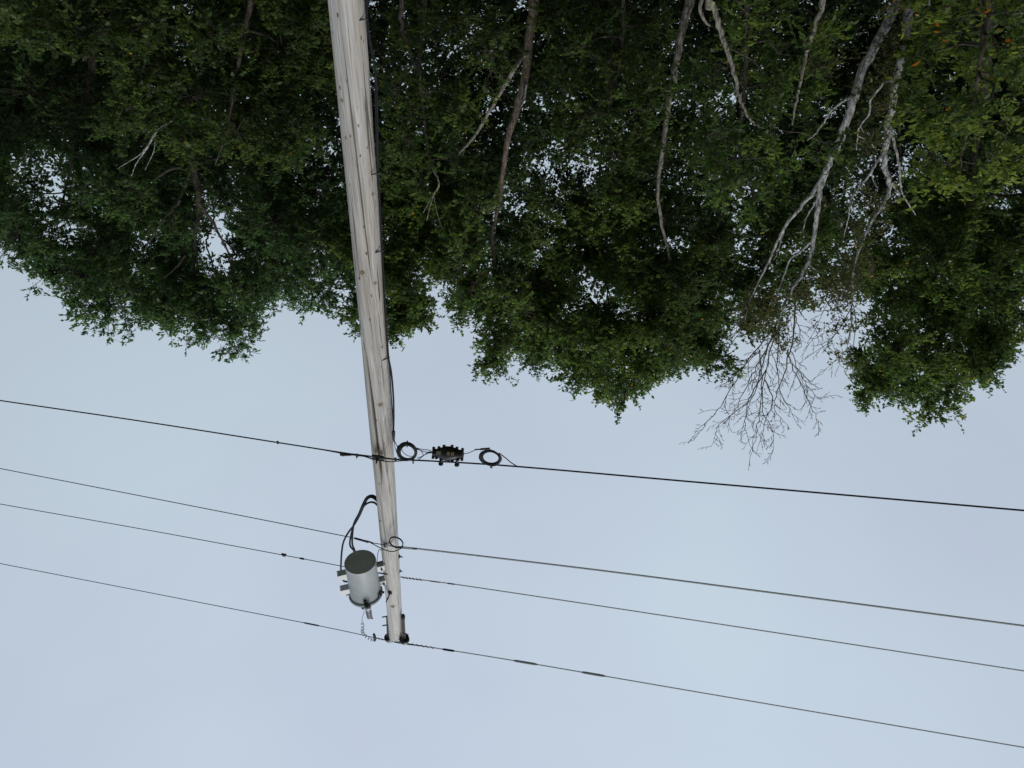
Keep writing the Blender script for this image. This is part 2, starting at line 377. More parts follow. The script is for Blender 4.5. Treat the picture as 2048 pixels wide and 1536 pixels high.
# ------------------------------------------------------------------ wires
def extend(pts, sgn, L_=38.0, dip=None):
    """carry a wire on from its last point to the next pole, sagging and rising again"""
    p, q = pts[-1], pts[-2]; h = np.linalg.norm((p - q)[:2]); s0 = (p[2] - q[2]) / h
    dirn = LDIR * sgn; out = []
    for s in np.linspace(1.2, L_, 26):
        r = p + dirn * s; r[2] = p[2] + s0 * s - s0 * s * s / (L_ * .92); out.append(r)
    return list(pts) + out
def wire(name, left, right, off, r_l, r_r, m_l, m_r, label, X0=1.46, split=None, sides=6):
    """left/right: photograph points from the pole outwards"""
    root = empty(name, (pole_c(0)[0] if split is None else split[0], 6.0 + off, W(*left[0], off, X0)[2]), label, 'wire')
    res = []
    for pts, sgn, r, m in ((left, 1, r_l, m_l), (right, -1, r_r, m_r)):
        p3 = [W(x, y, off, X0) for x, y in pts]
        p3 = list(smooth_path(p3, 6)); p3 = extend(p3, sgn)
        MB().tube(p3, r, sides).build('span', M[m], root); res.append(np.array(p3))
    return root, res
def at_x(path, x, y0=None):            # the point of a wire seen at photograph column x
    best = None
    for k in range(len(path) - 1):
        xs_ = []
        for p in (path[k], path[k + 1]):
            d = p - CAMP; dep = d[1] * CT + d[2] * ST; xs_.append(1024 - F * d[0] / dep)
        if min(xs_) <= x <= max(xs_):
            t = (x - xs_[0]) / (xs_[1] - xs_[0] + 1e-9); return path[k] + t * (path[k + 1] - path[k])
    return path[0]
def sleeve(path, x0, x1, r, m, parent, name='splice_sleeve', taper=True, n=9):
    a, c = at_x(path, x0), at_x(path, x1)
    pts = [a + (c - a) * t for t in np.linspace(0, 1, n)]
    rr = [r * (min(1, .45 + 4 * min(t, 1 - t)) if taper else 1) for t in np.linspace(0, 1, n)]
    return MB().tube(pts, rr, 8).build(name, M[m], parent)
def wrap(path, x0, x1, r, wr, turns, m, parent, name='tie_wrap'):
    a, c = at_x(path, x0), at_x(path, x1); ax = unit(c - a); u, w = _frame(ax)
    T = np.linspace(0, 1, int(turns * 8) + 1)
    pts = [a + (c - a) * t + wr * (math.cos(2 * math.pi * turns * t) * u + math.sin(2 * math.pi * turns * t) * w) for t in T]
    return MB().tube(pts, r, 5).build(name, M[m], parent)

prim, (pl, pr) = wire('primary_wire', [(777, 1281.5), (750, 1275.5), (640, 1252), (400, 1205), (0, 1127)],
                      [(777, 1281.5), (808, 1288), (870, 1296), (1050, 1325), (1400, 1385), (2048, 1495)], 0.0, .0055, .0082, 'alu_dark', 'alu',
                      'topmost bare wire resting on the two insulators at the pole top')
sleeve(pl, 640, 606, .011, 'alu_dark', prim); sleeve(pr, 884, 910, .014, 'black', prim)
sleeve(pr, 1026, 1076, .016, 'alu_mid', prim); sleeve(pr, 1162, 1212, .016, 'alu_mid', prim)
wrap(pl, 777, 752, .006, .007, 4, 'black', prim); wrap(pr, 777, 870, .006, .008, 10, 'black', prim)
MB().tube([at_x(pl, 776), at_x(pr, 868)], .007, 6).build('armor_rod', M['black'], prim)
clampb = MB(); cp = at_x(pl, 749.5); clampb.box(cp + [0, 0, -.004], LDIR * .018, np.array([0, .02, 0]), np.array([0, 0, .03]), .3)
clampb.lathe(cp + [0, -.01, .03], (0.1, 0, 1), [(0, .018), (.012, .018), (.014, .009), (.04, .008)], 8)
clampb.lathe(cp + [0, 0, -.03], (0, -.2, -1), [(0, .012), (.02, .01), (.045, .01), (.046, .018), (.058, .018)], 8)
clampb.build('hot_line_clamp', M['plastic'], prim, ang=30)

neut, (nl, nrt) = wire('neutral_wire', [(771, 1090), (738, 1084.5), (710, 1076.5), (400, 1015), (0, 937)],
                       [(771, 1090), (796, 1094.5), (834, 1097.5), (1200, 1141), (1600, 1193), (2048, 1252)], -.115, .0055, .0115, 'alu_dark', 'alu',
                       'lowest of the three power wires, with a loop against the pole')
sleeve(nl, 709, 737, .012, 'black', neut, 'splice_sleeve', False); sleeve(nl, 741, 747, .009, 'black', neut, 'connector')
sleeve(nrt, 796, 834, .012, 'black', neut, 'splice_sleeve', False)
cc = W(792.5, 1084, -.14); T = np.linspace(0, 2 * math.pi * 2.05, 70)
MB().tube([cc + LDIR * .081 * math.cos(t) + np.array([0, -.006 * t / 6, .088 * math.sin(t)]) for t in T], .0068, 7).build('wire_loop', M['black'], neut)
MB().tube(smooth_path([W(742, 1086, -.12), W(757, 1094, -.14), W(770, 1100, -.17), W(785, 1103, -.18), W(797, 1099.5, -.16), W(806, 1094, -.12)], 6), .0058, 6).build('jumper', M['black'], neut)

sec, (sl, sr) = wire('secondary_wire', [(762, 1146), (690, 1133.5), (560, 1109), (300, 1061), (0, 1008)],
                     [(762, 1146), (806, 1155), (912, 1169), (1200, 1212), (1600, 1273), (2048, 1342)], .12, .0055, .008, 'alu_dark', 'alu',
                     'middle bare wire passing behind the transformer and the pole')
wrap(sr, 804, 845, .006, .008, 6, 'black', sec); sleeve(sr, 856, 884, .008, 'black', sec, 'tie_wrap'); sleeve(sr, 893, 912, .009, 'alu_dark', sec)
q = at_x(sl, 568); cb = MB(); cb.box(q + [0, 0, -.012], LDIR * .034, np.array([0, .012, 0]), np.array([0, 0, .010]), .3); cb.box(q, LDIR * .022, np.array([0, .014, 0]), np.array([0, 0, .012]), .3)
cb.build('connector', M['plastic'], sec); sleeve(sl, 608, 600, .012, 'plastic', sec, 'connector', False)

comm, (cl, cr_) = wire('communication_cable', [(757, 914.5), (713, 909), (683, 905), (555, 885), (280, 842), (0, 801)],
                       [(757, 914.5), (795, 919), (868, 922.3), (1040, 933.5), (1400, 965), (2048, 1021)], -.14, .0075, .0085, 'black', 'black',
                       'lowest thick black communication cable clamped to the front of the pole')
# second strand that leaves the lashing near the pole
MB().tube(smooth_path([W(555, 885.5, -.14), W(640, 899, -.14), W(686, 907.5, -.14)], 5), .0048, 6).build('strand', M['alu_dark'], comm)
MB().tube(smooth_path([W(686, 908, -.14), W(712, 911, -.14), W(735, 914, -.15), W(752, 919, -.16), W(775, 923.2, -.16), W(800, 922, -.15), W(812, 921, -.14)], 5), .005, 6).build('strand', M['black'], comm)
MB().tube(smooth_path([W(712, 909, -.14), W(733, 914.5, -.14), W(747, 920, -.15)], 4), .004, 6).build('strand', M['black'], comm)
a_, c_ = W(681, 908.5, -.15), W(702, 910.5, -.15)
MB().lathe(a_, c_ - a_, [(0, .018), (.03, .021), (.07, .013), (.12, .007)], 10).build('wedge_clamp', M['steel'], comm)
s_ = W(714, 911, -.15); wb = MB(); wb.box(s_, LDIR * .013, np.array([0, .012, 0]), np.array([0, 0, .016]), .3); wb.tube([s_, s_ + [.01, -.01, .04]], [.008, .003], 6)
wb.build('cable_clip', M['plastic'], comm)
q = W(555.5, 885, -.14); MB().box(q, LDIR * .011, np.array([0, .012, 0]), np.array([0, 0, .013]), .3).build('lashing_clamp', M['plastic'], comm)
cl_p = W(757, 916, -.14); tb = MB(); tb.box(cl_p, LDIR * .062, np.array([0, .022, 0]), np.array([0, 0, .020]), .3)
tb.box(cl_p + LDIR * .02 + [0, -.004, -.02], LDIR * .05, np.array([0, .014, 0]), np.array([0, 0, .012]), .3)
tb.lathe(cl_p + LDIR * .01 + [0, -.02, 0], (.15, -1, .35), [(0, .018), (.015, .018), (.016, .010), (.05, .009)], 8)
tb.build('suspension_clamp', M['plastic'], comm, ang=30)
for xx in (791, 801.5):
    q = W(xx, 918.5, -.14); MB().box(q, LDIR * .012, np.array([0, .013, 0]), np.array([0, 0, .014]), .3).build('cable_clip', M['plastic'], comm)

# ------------------------------------------------------------------ riser cable on the pole
rz = [(731.5, -60), (732.5, 0), (736, 55), (742.5, 95), (749, 130), (753, 175), (754, 230), (755, 300), (756.5, 345), (760, 420), (762.5, 470), (766, 540), (770, 610), (774.5, 680), (777, 715)]
riser = empty('riser_cable', (pole_c(0)[0] - .15, 5.97, 0), 'black cable running up the side of the wooden pole to the coil', 'cable')
r3 = [P(x, y, 5.96) for x, y in rz]; g0 = r3[0].copy(); g0[2] = .0; g0[0] -= .04
MB().tube(smooth_path([g0] + r3 + [P(782.5, 745, 5.95), P(786.5, 790, 5.93), P(787.5, 830, 5.92), P(787, 862, 5.92), P(787.3, 881, 5.91)], 6), .0095, 8).build('cable', M['black'], riser)
MB().tube(smooth_path([P(750, 150, 5.95), P(752, 260, 5.95), P(754.5, 330, 5.95), P(760.5, 430, 5.95), P(772.5, 648, 5.94), P(777.5, 712, 5.95), P(781, 765, 5.94), P(784.5, 820, 5.93), P(787, 866, 5.92)], 6), .0055, 6).build('drop_wire', M['black'], riser)
for xx, yy in ((731, 38), (757, 345), (764, 500), (775.5, 715)):
    q = P(xx, yy, 5.96); MB().tube([q + [.05, -.05, 0], q + [.012, -.022, 0], q + [-.012, -.015, 0], q + [-.016, .004, 0]], .006, 6).build('staple', M['steel'], riser)
MB().lathe(P(787, 862, 5.92), P(787.6, 884, 5.91) - P(787, 862, 5.92), [(0, .016), (.02, .018), (.06, .016), (.13, .010)], 10).build('breakout_boot', M['plastic'], riser)

# ------------------------------------------------------------------ cable coils and splice closure
def coil(name, x, y, rx, rz_, turns, spread, label, tilt, off=-.17, r=.007, seed=1):
    rs = np.random.default_rng(seed); c = W(x, y, off); root = empty(name, c, label, 'cable')
    T = np.linspace(0, 2 * math.pi * turns, int(turns * 30)); k = T / (2 * math.pi)
    wob = np.interp(k, np.arange(int(turns) + 2), rs.uniform(-1, 1, int(turns) + 2))
    wob2 = np.interp(k, np.arange(int(turns) + 2), rs.uniform(-1, 1, int(turns) + 2)); wob3 = np.interp(k, np.arange(int(turns) + 2), rs.uniform(-1, 1, int(turns) + 2))
    pts = []
    for t, a, b2, d in zip(T, wob, wob2, wob3):
        ex = (rx + spread * a) * math.cos(t); ez = (rz_ + spread * b2) * math.sin(t)
        ux = ex * math.cos(tilt) - ez * math.sin(tilt); uz = ex * math.sin(tilt) + ez * math.cos(tilt)
        pts.append(c + LDIR * (ux + .006 * d) + np.array([0, .018 * d, uz + .006 * a]))
    MB().tube(pts, r, 6).build('cable_turns', M['black'], root)
    return root, c
coil1, c1 = coil('cable_coil', 814.5, 904, .092, .114, 13, .026, 'loose round coil of black cable hanging beside the pole', -.45, seed=3)
coil2, c2 = coil('cable_coil', 981, 915, .099, .090, 11, .019, 'coil of black cable hanging from the cable beyond the splice case', .1, seed=8)
for ang in (.6, 2.2, 4.6):
    q = c1 + LDIR * .098 * math.cos(ang) + np.array([0, -.01, .12 * math.sin(ang)])
    MB().box(q, LDIR * .006, np.array([0, .03, 0]), np.array([0, 0, .02])).build('cable_tie', M['plastic'], coil1)
q = W(982.5, 931, -.17); MB().box(q, LDIR * .012, np.array([0, .02, 0]), np.array([0, 0, .02]), .3).build('cable_tie', M['plastic'], coil2)
# thin tails: riser to coil, coil to closure
def tail(pts, r, parent, m='black', off=-.17, name='cable_tail'):
    return MB().tube(smooth_path([W(x, y, off) for x, y in pts], 7), r, 5).build(name, M[m], parent)
tail([(787.5, 878), (793, 890), (797, 900), (799, 908)], .0035, coil1); tail([(788, 880), (790.5, 897), (794.5, 908), (797, 918)], .0035, coil1)
tail([(788, 878), (791, 887), (797, 893), (802, 889)], .0035, coil1); tail([(803, 899), (808, 906), (816, 911.5), (826, 913)], .0035, coil1)
tail([(830, 895), (843, 898.5), (856, 900), (868, 904)], .0042, coil1); tail([(828, 894), (841, 901), (846, 911), (836, 920)], .0038, coil1)
tail([(866, 905), (857, 904), (846, 912), (838, 919)], .0042, coil1); tail([(866, 905.5), (855, 907), (843, 913), (834, 916.5)], .0042, coil1)
tail([(833, 898), (848, 903), (858, 905), (867, 906)], .0042, coil1)
tail([(926, 907), (935, 906.5), (944, 903), (952, 899.5)], .0042, coil2, 'alu_dark'); tail([(998, 906), (1010, 915), (1022, 925), (1034, 932.5)], .0055, coil2)
tail([(966, 912), (966, 919), (971, 925), (977, 928)], .0032, coil2)
a_, c_ = W(949.5, 899.3, -.18), W(979.5, 897.2, -.18)
MB().tube([a_, a_ + (c_ - a_) * .35, a_ + (c_ - a_) * .4, c_], [.007, .007, .0115, .0115], 8).build('splice_tube', M['tubebrown'], coil2)

ca, cb_ = W(865, 905.5, -.17), W(927, 909, -.17); cax = unit(cb_ - ca); CL = np.linalg.norm(cb_ - ca); cm = (ca + cb_) / 2
clos = empty('splice_closure', cm, 'black ribbed splice case with cream labels hanging under the cable', 'splice case')
MB().lathe(ca, cax, [(0, .022), (.010, .036), (.022, .038), (.04, .036), (CL * .24, .050), (CL * .38, .066), (CL * .5, .071), (CL * .62, .067), (CL * .76, .052), (CL - .04, .038), (CL - .022, .041), (CL - .010, .038), (CL, .022)], 20).build('shell', M['plastic'], clos)
upc = unit(np.array([0, 0, 1.0]) - cax * cax[2]); vdir = unit(CAMP - cm); latc = unit(np.cross(cax, vdir)); latc = latc if latc[2] > 0 else -latc
outc = unit(np.cross(cax, latc)); outc = outc if np.dot(outc, vdir) > 0 else -outc
rad = lambda t: float(np.interp(t, [0, .06, .14, .28, .42, .58, .72, .86, .94, 1], [.034, .037, .037, .053, .068, .069, .056, .040, .041, .036]))
for t, s in ((.03, 1), (.20, 1), (.36, 1), (.62, 1), (.78, 1), (.96, 1), (.03, -1), (.30, -1), (.66, -1), (.96, -1), (.14, -1), (.84, -1)):
    h = rad(t); q = ca + cax * CL * t - latc * s * (h + .004)
    lug = MB(); lug.box(q, cax * .012, outc * .016, latc * .016, .35); lug.lathe(q - latc * s * .012 + outc * .0, outc, [(-.02, .011), (.02, .011)], 8)
    lug.build('latch', M['plastic'], clos, ang=30)
fl = []; nf_ = 15
for s_ in (-1, 1):
    for k in range(nf_):
        t_ = k / (nf_ - 1) if s_ < 0 else 1 - k / (nf_ - 1); fl.append((t_, s_ * (rad(t_) + .006)))
fb = MB(); nn_ = len(fl)
fb.add([ca + cax * CL * a_ + latc * b_ + outc * e_ for e_ in (-.008, .008) for a_, b_ in fl], [tuple(range(nn_))[::-1], tuple(range(nn_, 2 * nn_))] + [(k, (k + 1) % nn_, nn_ + (k + 1) % nn_, nn_ + k) for k in range(nn_)])
fb.build('flange', M['plastic'], clos, smooth=False)
for t, ty in ((.27, 923.8), (.79, 926.5)):
    q = ca + cax * CL * t + latc * .05; hgr = MB(); top = q + np.array([0, 0, 1]) * .075
    hgr.box((q + top) / 2, cax * .012, outc * .008, (top - q) / 2, .3); hgr.lathe(top - outc * .018, outc, [(0, .022), (.036, .022)], 12)
    h_ = hgr.build('hanger', M['plastic'], clos, ang=30)
    MB().lathe(top + outc * .018, outc, [(0, .009), (.012, .008)], 8).build('hanger_screw', M['steel'], h_)
def closure_label(t0, t1, hh, m, z0=0.0, name='label'):
    tm = (t0 + t1) / 2; q = ca + cax * CL * tm + outc * (rad(tm) + .002) + latc * z0
    return MB().box(q, cax * CL * (t1 - t0) / 2, latc * hh, outc * .004).build(name, M[m], clos, smooth=False), q
lb, q = closure_label(.19, .38, .016, 'cream')
for k, (da, w_) in enumerate(((-.020, .0015), (-.007, .0013), (.006, .0015), (.019, .0013))):
    MB().box(q + cax * da + outc * .0052, cax * w_, latc * .012, outc * .001).build('printed_mark', M['plastic'], lb, smooth=False)
for t0, t1, m in ((.54, .61, 'cream'), (.625, .655, 'orange'), (.67, .74, 'cream')):
    l2, q = closure_label(t0, t1, .016 if m == 'cream' else .006, m)
    if m == 'cream': MB().box(q + outc * .0052, cax * .0045, latc * .008, outc * .001).build('printed_mark', M['plastic'], l2, smooth=False)

# ------------------------------------------------------------------ transformer
tz0, tz1 = P(720, 1123.5)[2], P(724, 1186)[2]
BD = unit([1, -.31, 0]); BN = np.array([-BD[1], BD[0], 0]); TY = 5.886
tz0, tz1 = P(720, 1123.5, TY)[2], P(724, 1186, TY)[2]
TX = P(720.3, 1123.5, TY)[0]; TR = .186
tr = empty('transformer', (TX, TY, tz0), 'light grey cylindrical transformer bracketed to the side of the pole', 'transformer')
tc_ = np.array([TX, TY, tz0]); H = tz1 - tz0; UP = np.array([0, 0, 1.0])
MB().lathe(tc_, UP, [(.022, 0.001), (.022, TR - .010), (.0, TR - .006), (0, TR - .001), (.004, TR), (H * .97, TR), (H * .975, TR + .002), (H, TR + .002)], 64).build('tank', M['paint'], tr)
lid = MB().lathe(tc_, UP, [(H - .018, TR + .003), (H - .018, TR + .020), (H + .010, TR + .021), (H + .016, TR + .014), (H + .03, TR * .8), (H + .05, TR * .4), (H + .055, .01)], 64).build('lid', M['rim'], tr)
def bracket(z, sgn, L_, yoff, name):
    c = tc_ + BD * sgn * (TR - .012 + L_ / 2) + BN * yoff + UP * z; b = MB(); hx = BD * L_ / 2
    for s_ in (-1, 1): b.box(c + BN * .040 * s_, hx, BN * .0035, UP * .040)
    b.box(c + UP * .036, hx * .995, BN * .0362, UP * .0035)
    b.box(c - BD * sgn * .01 - UP * .036, hx * .9, BN * .0362, UP * .0035)
    return b.build(name, M['paint'], tr, smooth=False)
gapx = np.linalg.norm((tc_ - pole_c(tz0 + .25))[:2]) - TR - pole_r(tz0 + .25)
for z in (.155, .42):
    o = bracket(z, -1, gapx + .03, 0, 'mounting_bracket')
    q = tc_ - BD * (TR + gapx * .7) - BN * .044 + UP * (z + .008); sb = MB(); sb.lathe(q, -BN, [(0, .012), (.012, .012), (.013, .006), (.03, .006)], 8); sb.build('bracket_bolt', M['steel'], o, ang=30)
for z in (.155, .42): bracket(z, 1, .115, 0, 'lifting_bracket')
# primary bushing, arrester and their fittings, on the near side of the lid
def lat(name, p, prof, m, parent=tr, ax=UP, s=20): return MB().lathe(p, ax, prof, s).build(name, M[m], parent)
yb = TY - TR - .045
ap = P(735, 1211.5, yb); ap_x, ap_z = ap[0], ap[2]
arr = lat('arrester', np.array([ap_x, yb, ap_z]), [(-.02, .018), (-.01, .034), (.0, .039), (.012, .039), (.014, .036), (.05, .036), (.052, .040), (.062, .040), (.064, .036), (.15, .036), (.16, .034), (.21, .034), (.222, .026), (.232, .012), (.245, .010)], 'porcelain')
lat('white_band', np.array([ap_x, yb, ap_z + .018]), [(0, .037), (.002, .0405), (.018, .0405), (.02, .037)], 'white', arr)
lat('white_band', np.array([ap_x, yb, ap_z + .046]), [(0, .037), (.002, .041), (.008, .041), (.010, .037)], 'white', arr)
lat('end_cap', np.array([ap_x, yb, ap_z - .032]), [(0, .012), (.008, .016), (.012, .026), (.024, .026)], 'plastic', arr)
lat('terminal', np.array([ap_x - .03, yb, ap_z + .215]), [(0, .006), (.02, .006), (.022, .010), (.03, .010)], 'steel', arr, s=8)
bp_ = P(726, 1216, TY - TR * .45); bq = np.array([bp_[0], TY - TR * .45, tz1 + .015])
lat('bushing', bq, [(0, .034), (.02, .034), (.024, .044), (.036, .044), (.04, .032), (.052, .032), (.056, .043), (.068, .043), (.072, .030), (.084, .030), (.088, .041), (.10, .041), (.104, .028), (.125, .026), (.13, .013), (.15, .013), (.152, .02), (.168, .02), (.17, .009), (.19, .009)], 'porcelain')
ab = MB(); f0 = np.array([TX - .035, TY - TR, tz1 - .075])
ab.box(f0 + [0, -.006, 0], np.array([.014, 0, 0]), np.array([0, .006, 0]), np.array([0, 0, .035]), .3)
ab.tube(smooth_path([f0 + [0, -.01, .02], f0 + [-.005, -.035, .035], f0 + [-.008, -.05, .065], np.array([ap_x, yb, ap_z - .02])], 6), .009, 8)
ab.build('arrester_strap', M['steel'], tr, ang=30)
for dz in (-.02, .018):
    b = MB(); b.lathe(f0 + [0.004, -.01, dz], (0, -1, -.1), [(0, .017), (.014, .017), (.015, .009), (.03, .009)], 8); b.build('strap_bolt', M['plastic'], tr, ang=30)
MB().tube(smooth_path([f0 + [-.02, -.02, .02], f0 + [-.045, -.05, .03], f0 + [-.05, -.06, .0], f0 + [-.03, -.03, -.02]], 6), .005, 6).build('ground_lead', M['steel'], tr)
# lid clamps and small fittings at the rim
for an_, s in ((-168, 1.0), (-157, .8), (-24, .7)):
    a2 = math.radians(an_); d = np.array([math.cos(a2), math.sin(a2), 0]); q = tc_ + d * (TR + .014) + UP * (H - .055)
    b = MB(); t_ = np.array([-d[1], d[0], 0]); b.box(q, t_ * .014 * s, d * .012 * s, UP * .035 * s, .3); b.lathe(q - UP * .02, d, [(0, .010 * s), (.03 * s, .009 * s), (.031 * s, .016 * s), (.045 * s, .014 * s)], 8)
    b.build('lid_clamp', M['plastic' if an_ < -100 else 'rim'], tr, ang=30)
q = tc_ + np.array([-math.cos(.5) * TR, -math.sin(.5) * TR, .36])
MB().tube(smooth_path([tc_ + [-TR * .96, -TR * .25, .02], tc_ + [-TR - .02, -.05, -.03], P(757, 1101.5, 5.9), P(764, 1100.5, 5.9)], 6), .0045, 6).build('ground_wire', M['alu_dark'], tr)
MB().tube(smooth_path([tc_ + [-TR * .9, .08, .12], tc_ + [-TR - .05, .06, .07], tc_ + [-TR - .10, .02, .075]], 6), .0045, 6).build('ground_wire', M['alu_dark'], tr)
MB().tube(smooth_path([tc_ + [-TR * .95, .06, .27], tc_ + [-TR - .05, .04, .262], tc_ + [-TR - .11, .02, .25]], 6), .007, 6).build('ground_wire', M['black'], tr)
# secondary bushings on the far side and the three drip-loop leads
YB = 6.0 + TR + .05
for dx in (-.10, .0, .13):
    lat('secondary_bushing', tc_ + np.array([dx, TR * .82, .28]), [(0, .028), (.05, .028), (.055, .018), (.09, .014)], 'porcelain', ax=np.array([0, 1, 0]))
def lead(pts, r=.0115):
    return MB().tube(smooth_path([P(x, y, Y) for x, y, Y in pts], 7), r, 8).build('drip_loop_lead', M['black'], tr)
lead([(762, 1003, 6.06), (753.5, 996, 6.05), (748, 992, 6.05), (741, 991, 6.06), (733, 995.5, 6.08), (726, 1008, 6.1), (717, 1029, 6.12), (709, 1044, 6.14), (704, 1062, 6.18), (700, 1082, 6.22), (701, 1093, 6.25), (708, 1102, 6.26), (712, 1118, 6.25)])
lead([(762, 1011, 6.02), (754, 1002, 6.02), (747, 996, 6.03), (741, 994.5, 6.04), (734, 999, 6.05), (728, 1011, 6.07), (719, 1031, 6.1), (708, 1050, 6.14), (696, 1066, 6.16), (687, 1084, 6.18), (683.5, 1104, 6.18), (682, 1128, 6.18), (682, 1150, 6.18), (684, 1158, 6.18), (690, 1163, 6.2), (702, 1163, 6.22)])
lead([(762, 1017, 5.98), (755, 1010.5, 5.99), (749, 1005.5, 6.0), (742, 1004.3, 6.02), (734, 1007, 6.04), (726, 1014, 6.06), (719, 1026, 6.08), (710, 1042, 6.1), (706.5, 1055, 6.12), (704.5, 1076, 6.16), (705, 1090, 6.2), (709, 1100, 6.22), (713, 1118, 6.24)])
# coiled tap lead up to the primary wire
hp = smooth_path([P(724.5, 1232, 5.84), P(723, 1245, 5.92), P(727, 1258, 5.95), P(723, 1268, 5.97), P(733, 1277, 6.0), P(742, 1282, 6.0), P(750, 1283, 6.0)], 20)
st = smooth_path([P(728.5, 1222, 5.86), P(727, 1228, 5.88), P(724.5, 1236, 5.9), P(723.5, 1243, 5.91)], 8)
core = smooth_path([P(724.5, 1243, 5.92), P(725.5, 1256, 5.94), P(724.5, 1264, 5.96), P(731, 1272, 5.98), P(741, 1279, 6.0), P(748.5, 1280, 6.0)], 40)
nq = len(core); tgq = unit(np.gradient(core, axis=0)); hel = []
for i in range(nq):
    u, w = _frame(tgq[i]); ph = 2 * math.pi * 10.5 * i / nq; k_ = min(1, i / 8) * .017
    hel.append(core[i] + k_ * (math.cos(ph) * u + math.sin(ph) * w))
MB().tube(list(st) + hel[2:], .0036, 5).build('coiled_tap_lead', M['alu_dark'], tr)

# ------------------------------------------------------------------ trees
def mesh_np(name, verts, quads, material, parent, cols=None, kind=None):
    me = bpy.data.meshes.new(name); nv, nf = len(verts), len(quads)
    k = quads.shape[1]
    me.vertices.add(nv); me.vertices.foreach_set('co', verts.astype(np.float32).ravel())
    me.loops.add(nf * k); me.loops.foreach_set('vertex_index', quads.astype(np.int32).ravel())
    me.polygons.add(nf); me.polygons.foreach_set('loop_start', (np.arange(nf) * k).astype(np.int32))
    me.update(calc_edges=True)
    if cols is not None:
        ca_ = me.color_attributes.new('leafcol', 'BYTE_COLOR', 'POINT')
        ca_.data.foreach_set('color', np.concatenate([cols, np.ones((nv, 1))], 1).astype(np.float32).ravel())
    me.materials.append(material)
    o = bpy.data.objects.new(name, me); COL.objects.link(o)
    if parent is not None:
        o.parent = parent; o.matrix_parent_inverse = Matrix.Translation(parent.location).inverted()
    if kind: o['kind'] = kind
    return o

def prisms(A, B, r0, r1, sides=4):
    """thin tapered sticks from A to B, all at once"""
    n = len(A); d = unit(B - A); ref = np.where(np.abs(d[:, 2:3]) < .8, [[0, 0, 1.0]], [[1.0, 0, 0]])
    u = unit(np.cross(d, ref)); w = np.cross(d, u); V = []
    r0 = np.broadcast_to(np.asarray(r0, float), (n,)); r1 = np.broadcast_to(np.asarray(r1, float), (n,))
    for P_, r in ((A, r0), (B, r1)):
        for k in range(sides):
            a = 2 * math.pi * k / sides; V.append(P_ + r[:, None] * (math.cos(a) * u + math.sin(a) * w))
    V = np.stack(V, 1).reshape(-1, 3); b = (np.arange(n) * sides * 2)[:, None]
    Q = np.concatenate([b + np.array([[k, (k + 1) % sides, sides + (k + 1) % sides, sides + k]]) for k in range(sides)])
    return V, Q

def leaf_cloud(cl, out, K, Mn, tl, ll, lw, pal, R, droop=.25, hexa=True, whorl=0.0):
    """sprays of leaves on short twigs round every cluster point"""
    n = len(cl); c = np.repeat(cl, K, 0); o = np.repeat(out, K, 0); m = len(c)
    D = unit(o * .75 + R.normal(size=(m, 3)) * .62 + [0, 0, .10])
    st_ = c + R.normal(size=(m, 3)) * tl * .22 - o * tl * .35
    ln = tl * R.uniform(.55, 1.25, (m, 1)); tip = st_ + D * ln - np.array([0, 0, 1]) * ln * .08
    twV, twQ = prisms(st_, tip, .0045, .002, 3)
    # leaves
    t = np.repeat(np.arange(m), Mn); f = np.tile((np.arange(Mn) + .6) / Mn, m) + R.uniform(-.06, .06, m * Mn)
    if whorl: f = 1 - (1 - f) * (1 - whorl)
    f = f[:, None]; d = D[t]
    pos = st_[t] + (tip - st_)[t] * f
    side = unit(np.cross(d, [[0, 0, 1.0]]) + 1e-4) * np.tile(np.where(np.arange(Mn) % 2 == 0, 1, -1), m)[:, None]
    N_ = len(t)
    l = unit(d * R.uniform(.25, 1.0, (N_, 1)) + side * R.uniform(.35, 1.0, (N_, 1)) + R.normal(size=(N_, 3)) * .28 - [0, 0, droop])
    nrm = unit(R.normal(size=(N_, 3)) * .70 + [0, 0, 1.0] + o[t] * .25)
    w = unit(np.cross(nrm, l)); nn = np.cross(l, w)
    S = R.uniform(.5, 1.3, (N_, 1)); Ln, Wd = ll * S, lw * S * R.uniform(.85, 1.15, (N_, 1))
    p0 = pos; fold = nn * Wd * R.uniform(.05, .30, (N_, 1)); curl = -nn * Ln * R.uniform(-.02, .22, (N_, 1))
    tip_ = p0 + l * Ln + curl
    if hexa:
        Vs = [p0, p0 + l * Ln * .30 + w * Wd * .46 + fold, p0 + l * Ln * .66 + w * Wd * .42 + fold + curl * .4, tip_,
              p0 + l * Ln * .66 - w * Wd * .42 + fold + curl * .4, p0 + l * Ln * .30 - w * Wd * .46 + fold]
        fs = [[0, 1, 2, 3], [0, 3, 4, 5]]
    else:
        Vs = [p0, p0 + l * Ln * .42 + w * Wd * .5 + fold, tip_, p0 + l * Ln * .42 - w * Wd * .5 + fold]; fs = [[0, 1, 2, 3]]
    k = len(Vs); V = np.stack(Vs, 1).reshape(-1, 3); b = (np.arange(N_) * k)[:, None]
    Q = np.concatenate([b + np.array([q]) for q in fs])
    # colour: each leaf its own green, each spray leaning its own way
    pal = np.array(pal); mixs = R.uniform(0, 1, (n, 1)); mt = mixs[np.repeat(np.arange(n), K)][t]
    u = np.clip(mt ** 1.5 * .75 + R.uniform(0, .45, (N_, 1)) - .10, 0, 1); col = pal[0] * (1 - u) + pal[1] * u
    col *= R.uniform(.75, 1.25, (N_, 1))
    if len(pal) > 2:
        sp = R.uniform(size=N_) < .006; col[sp] = pal[2] * R.uniform(.6, 1.2, (sp.sum(), 1))
    return V, Q, np.repeat(col, k, 0), twV, twQ

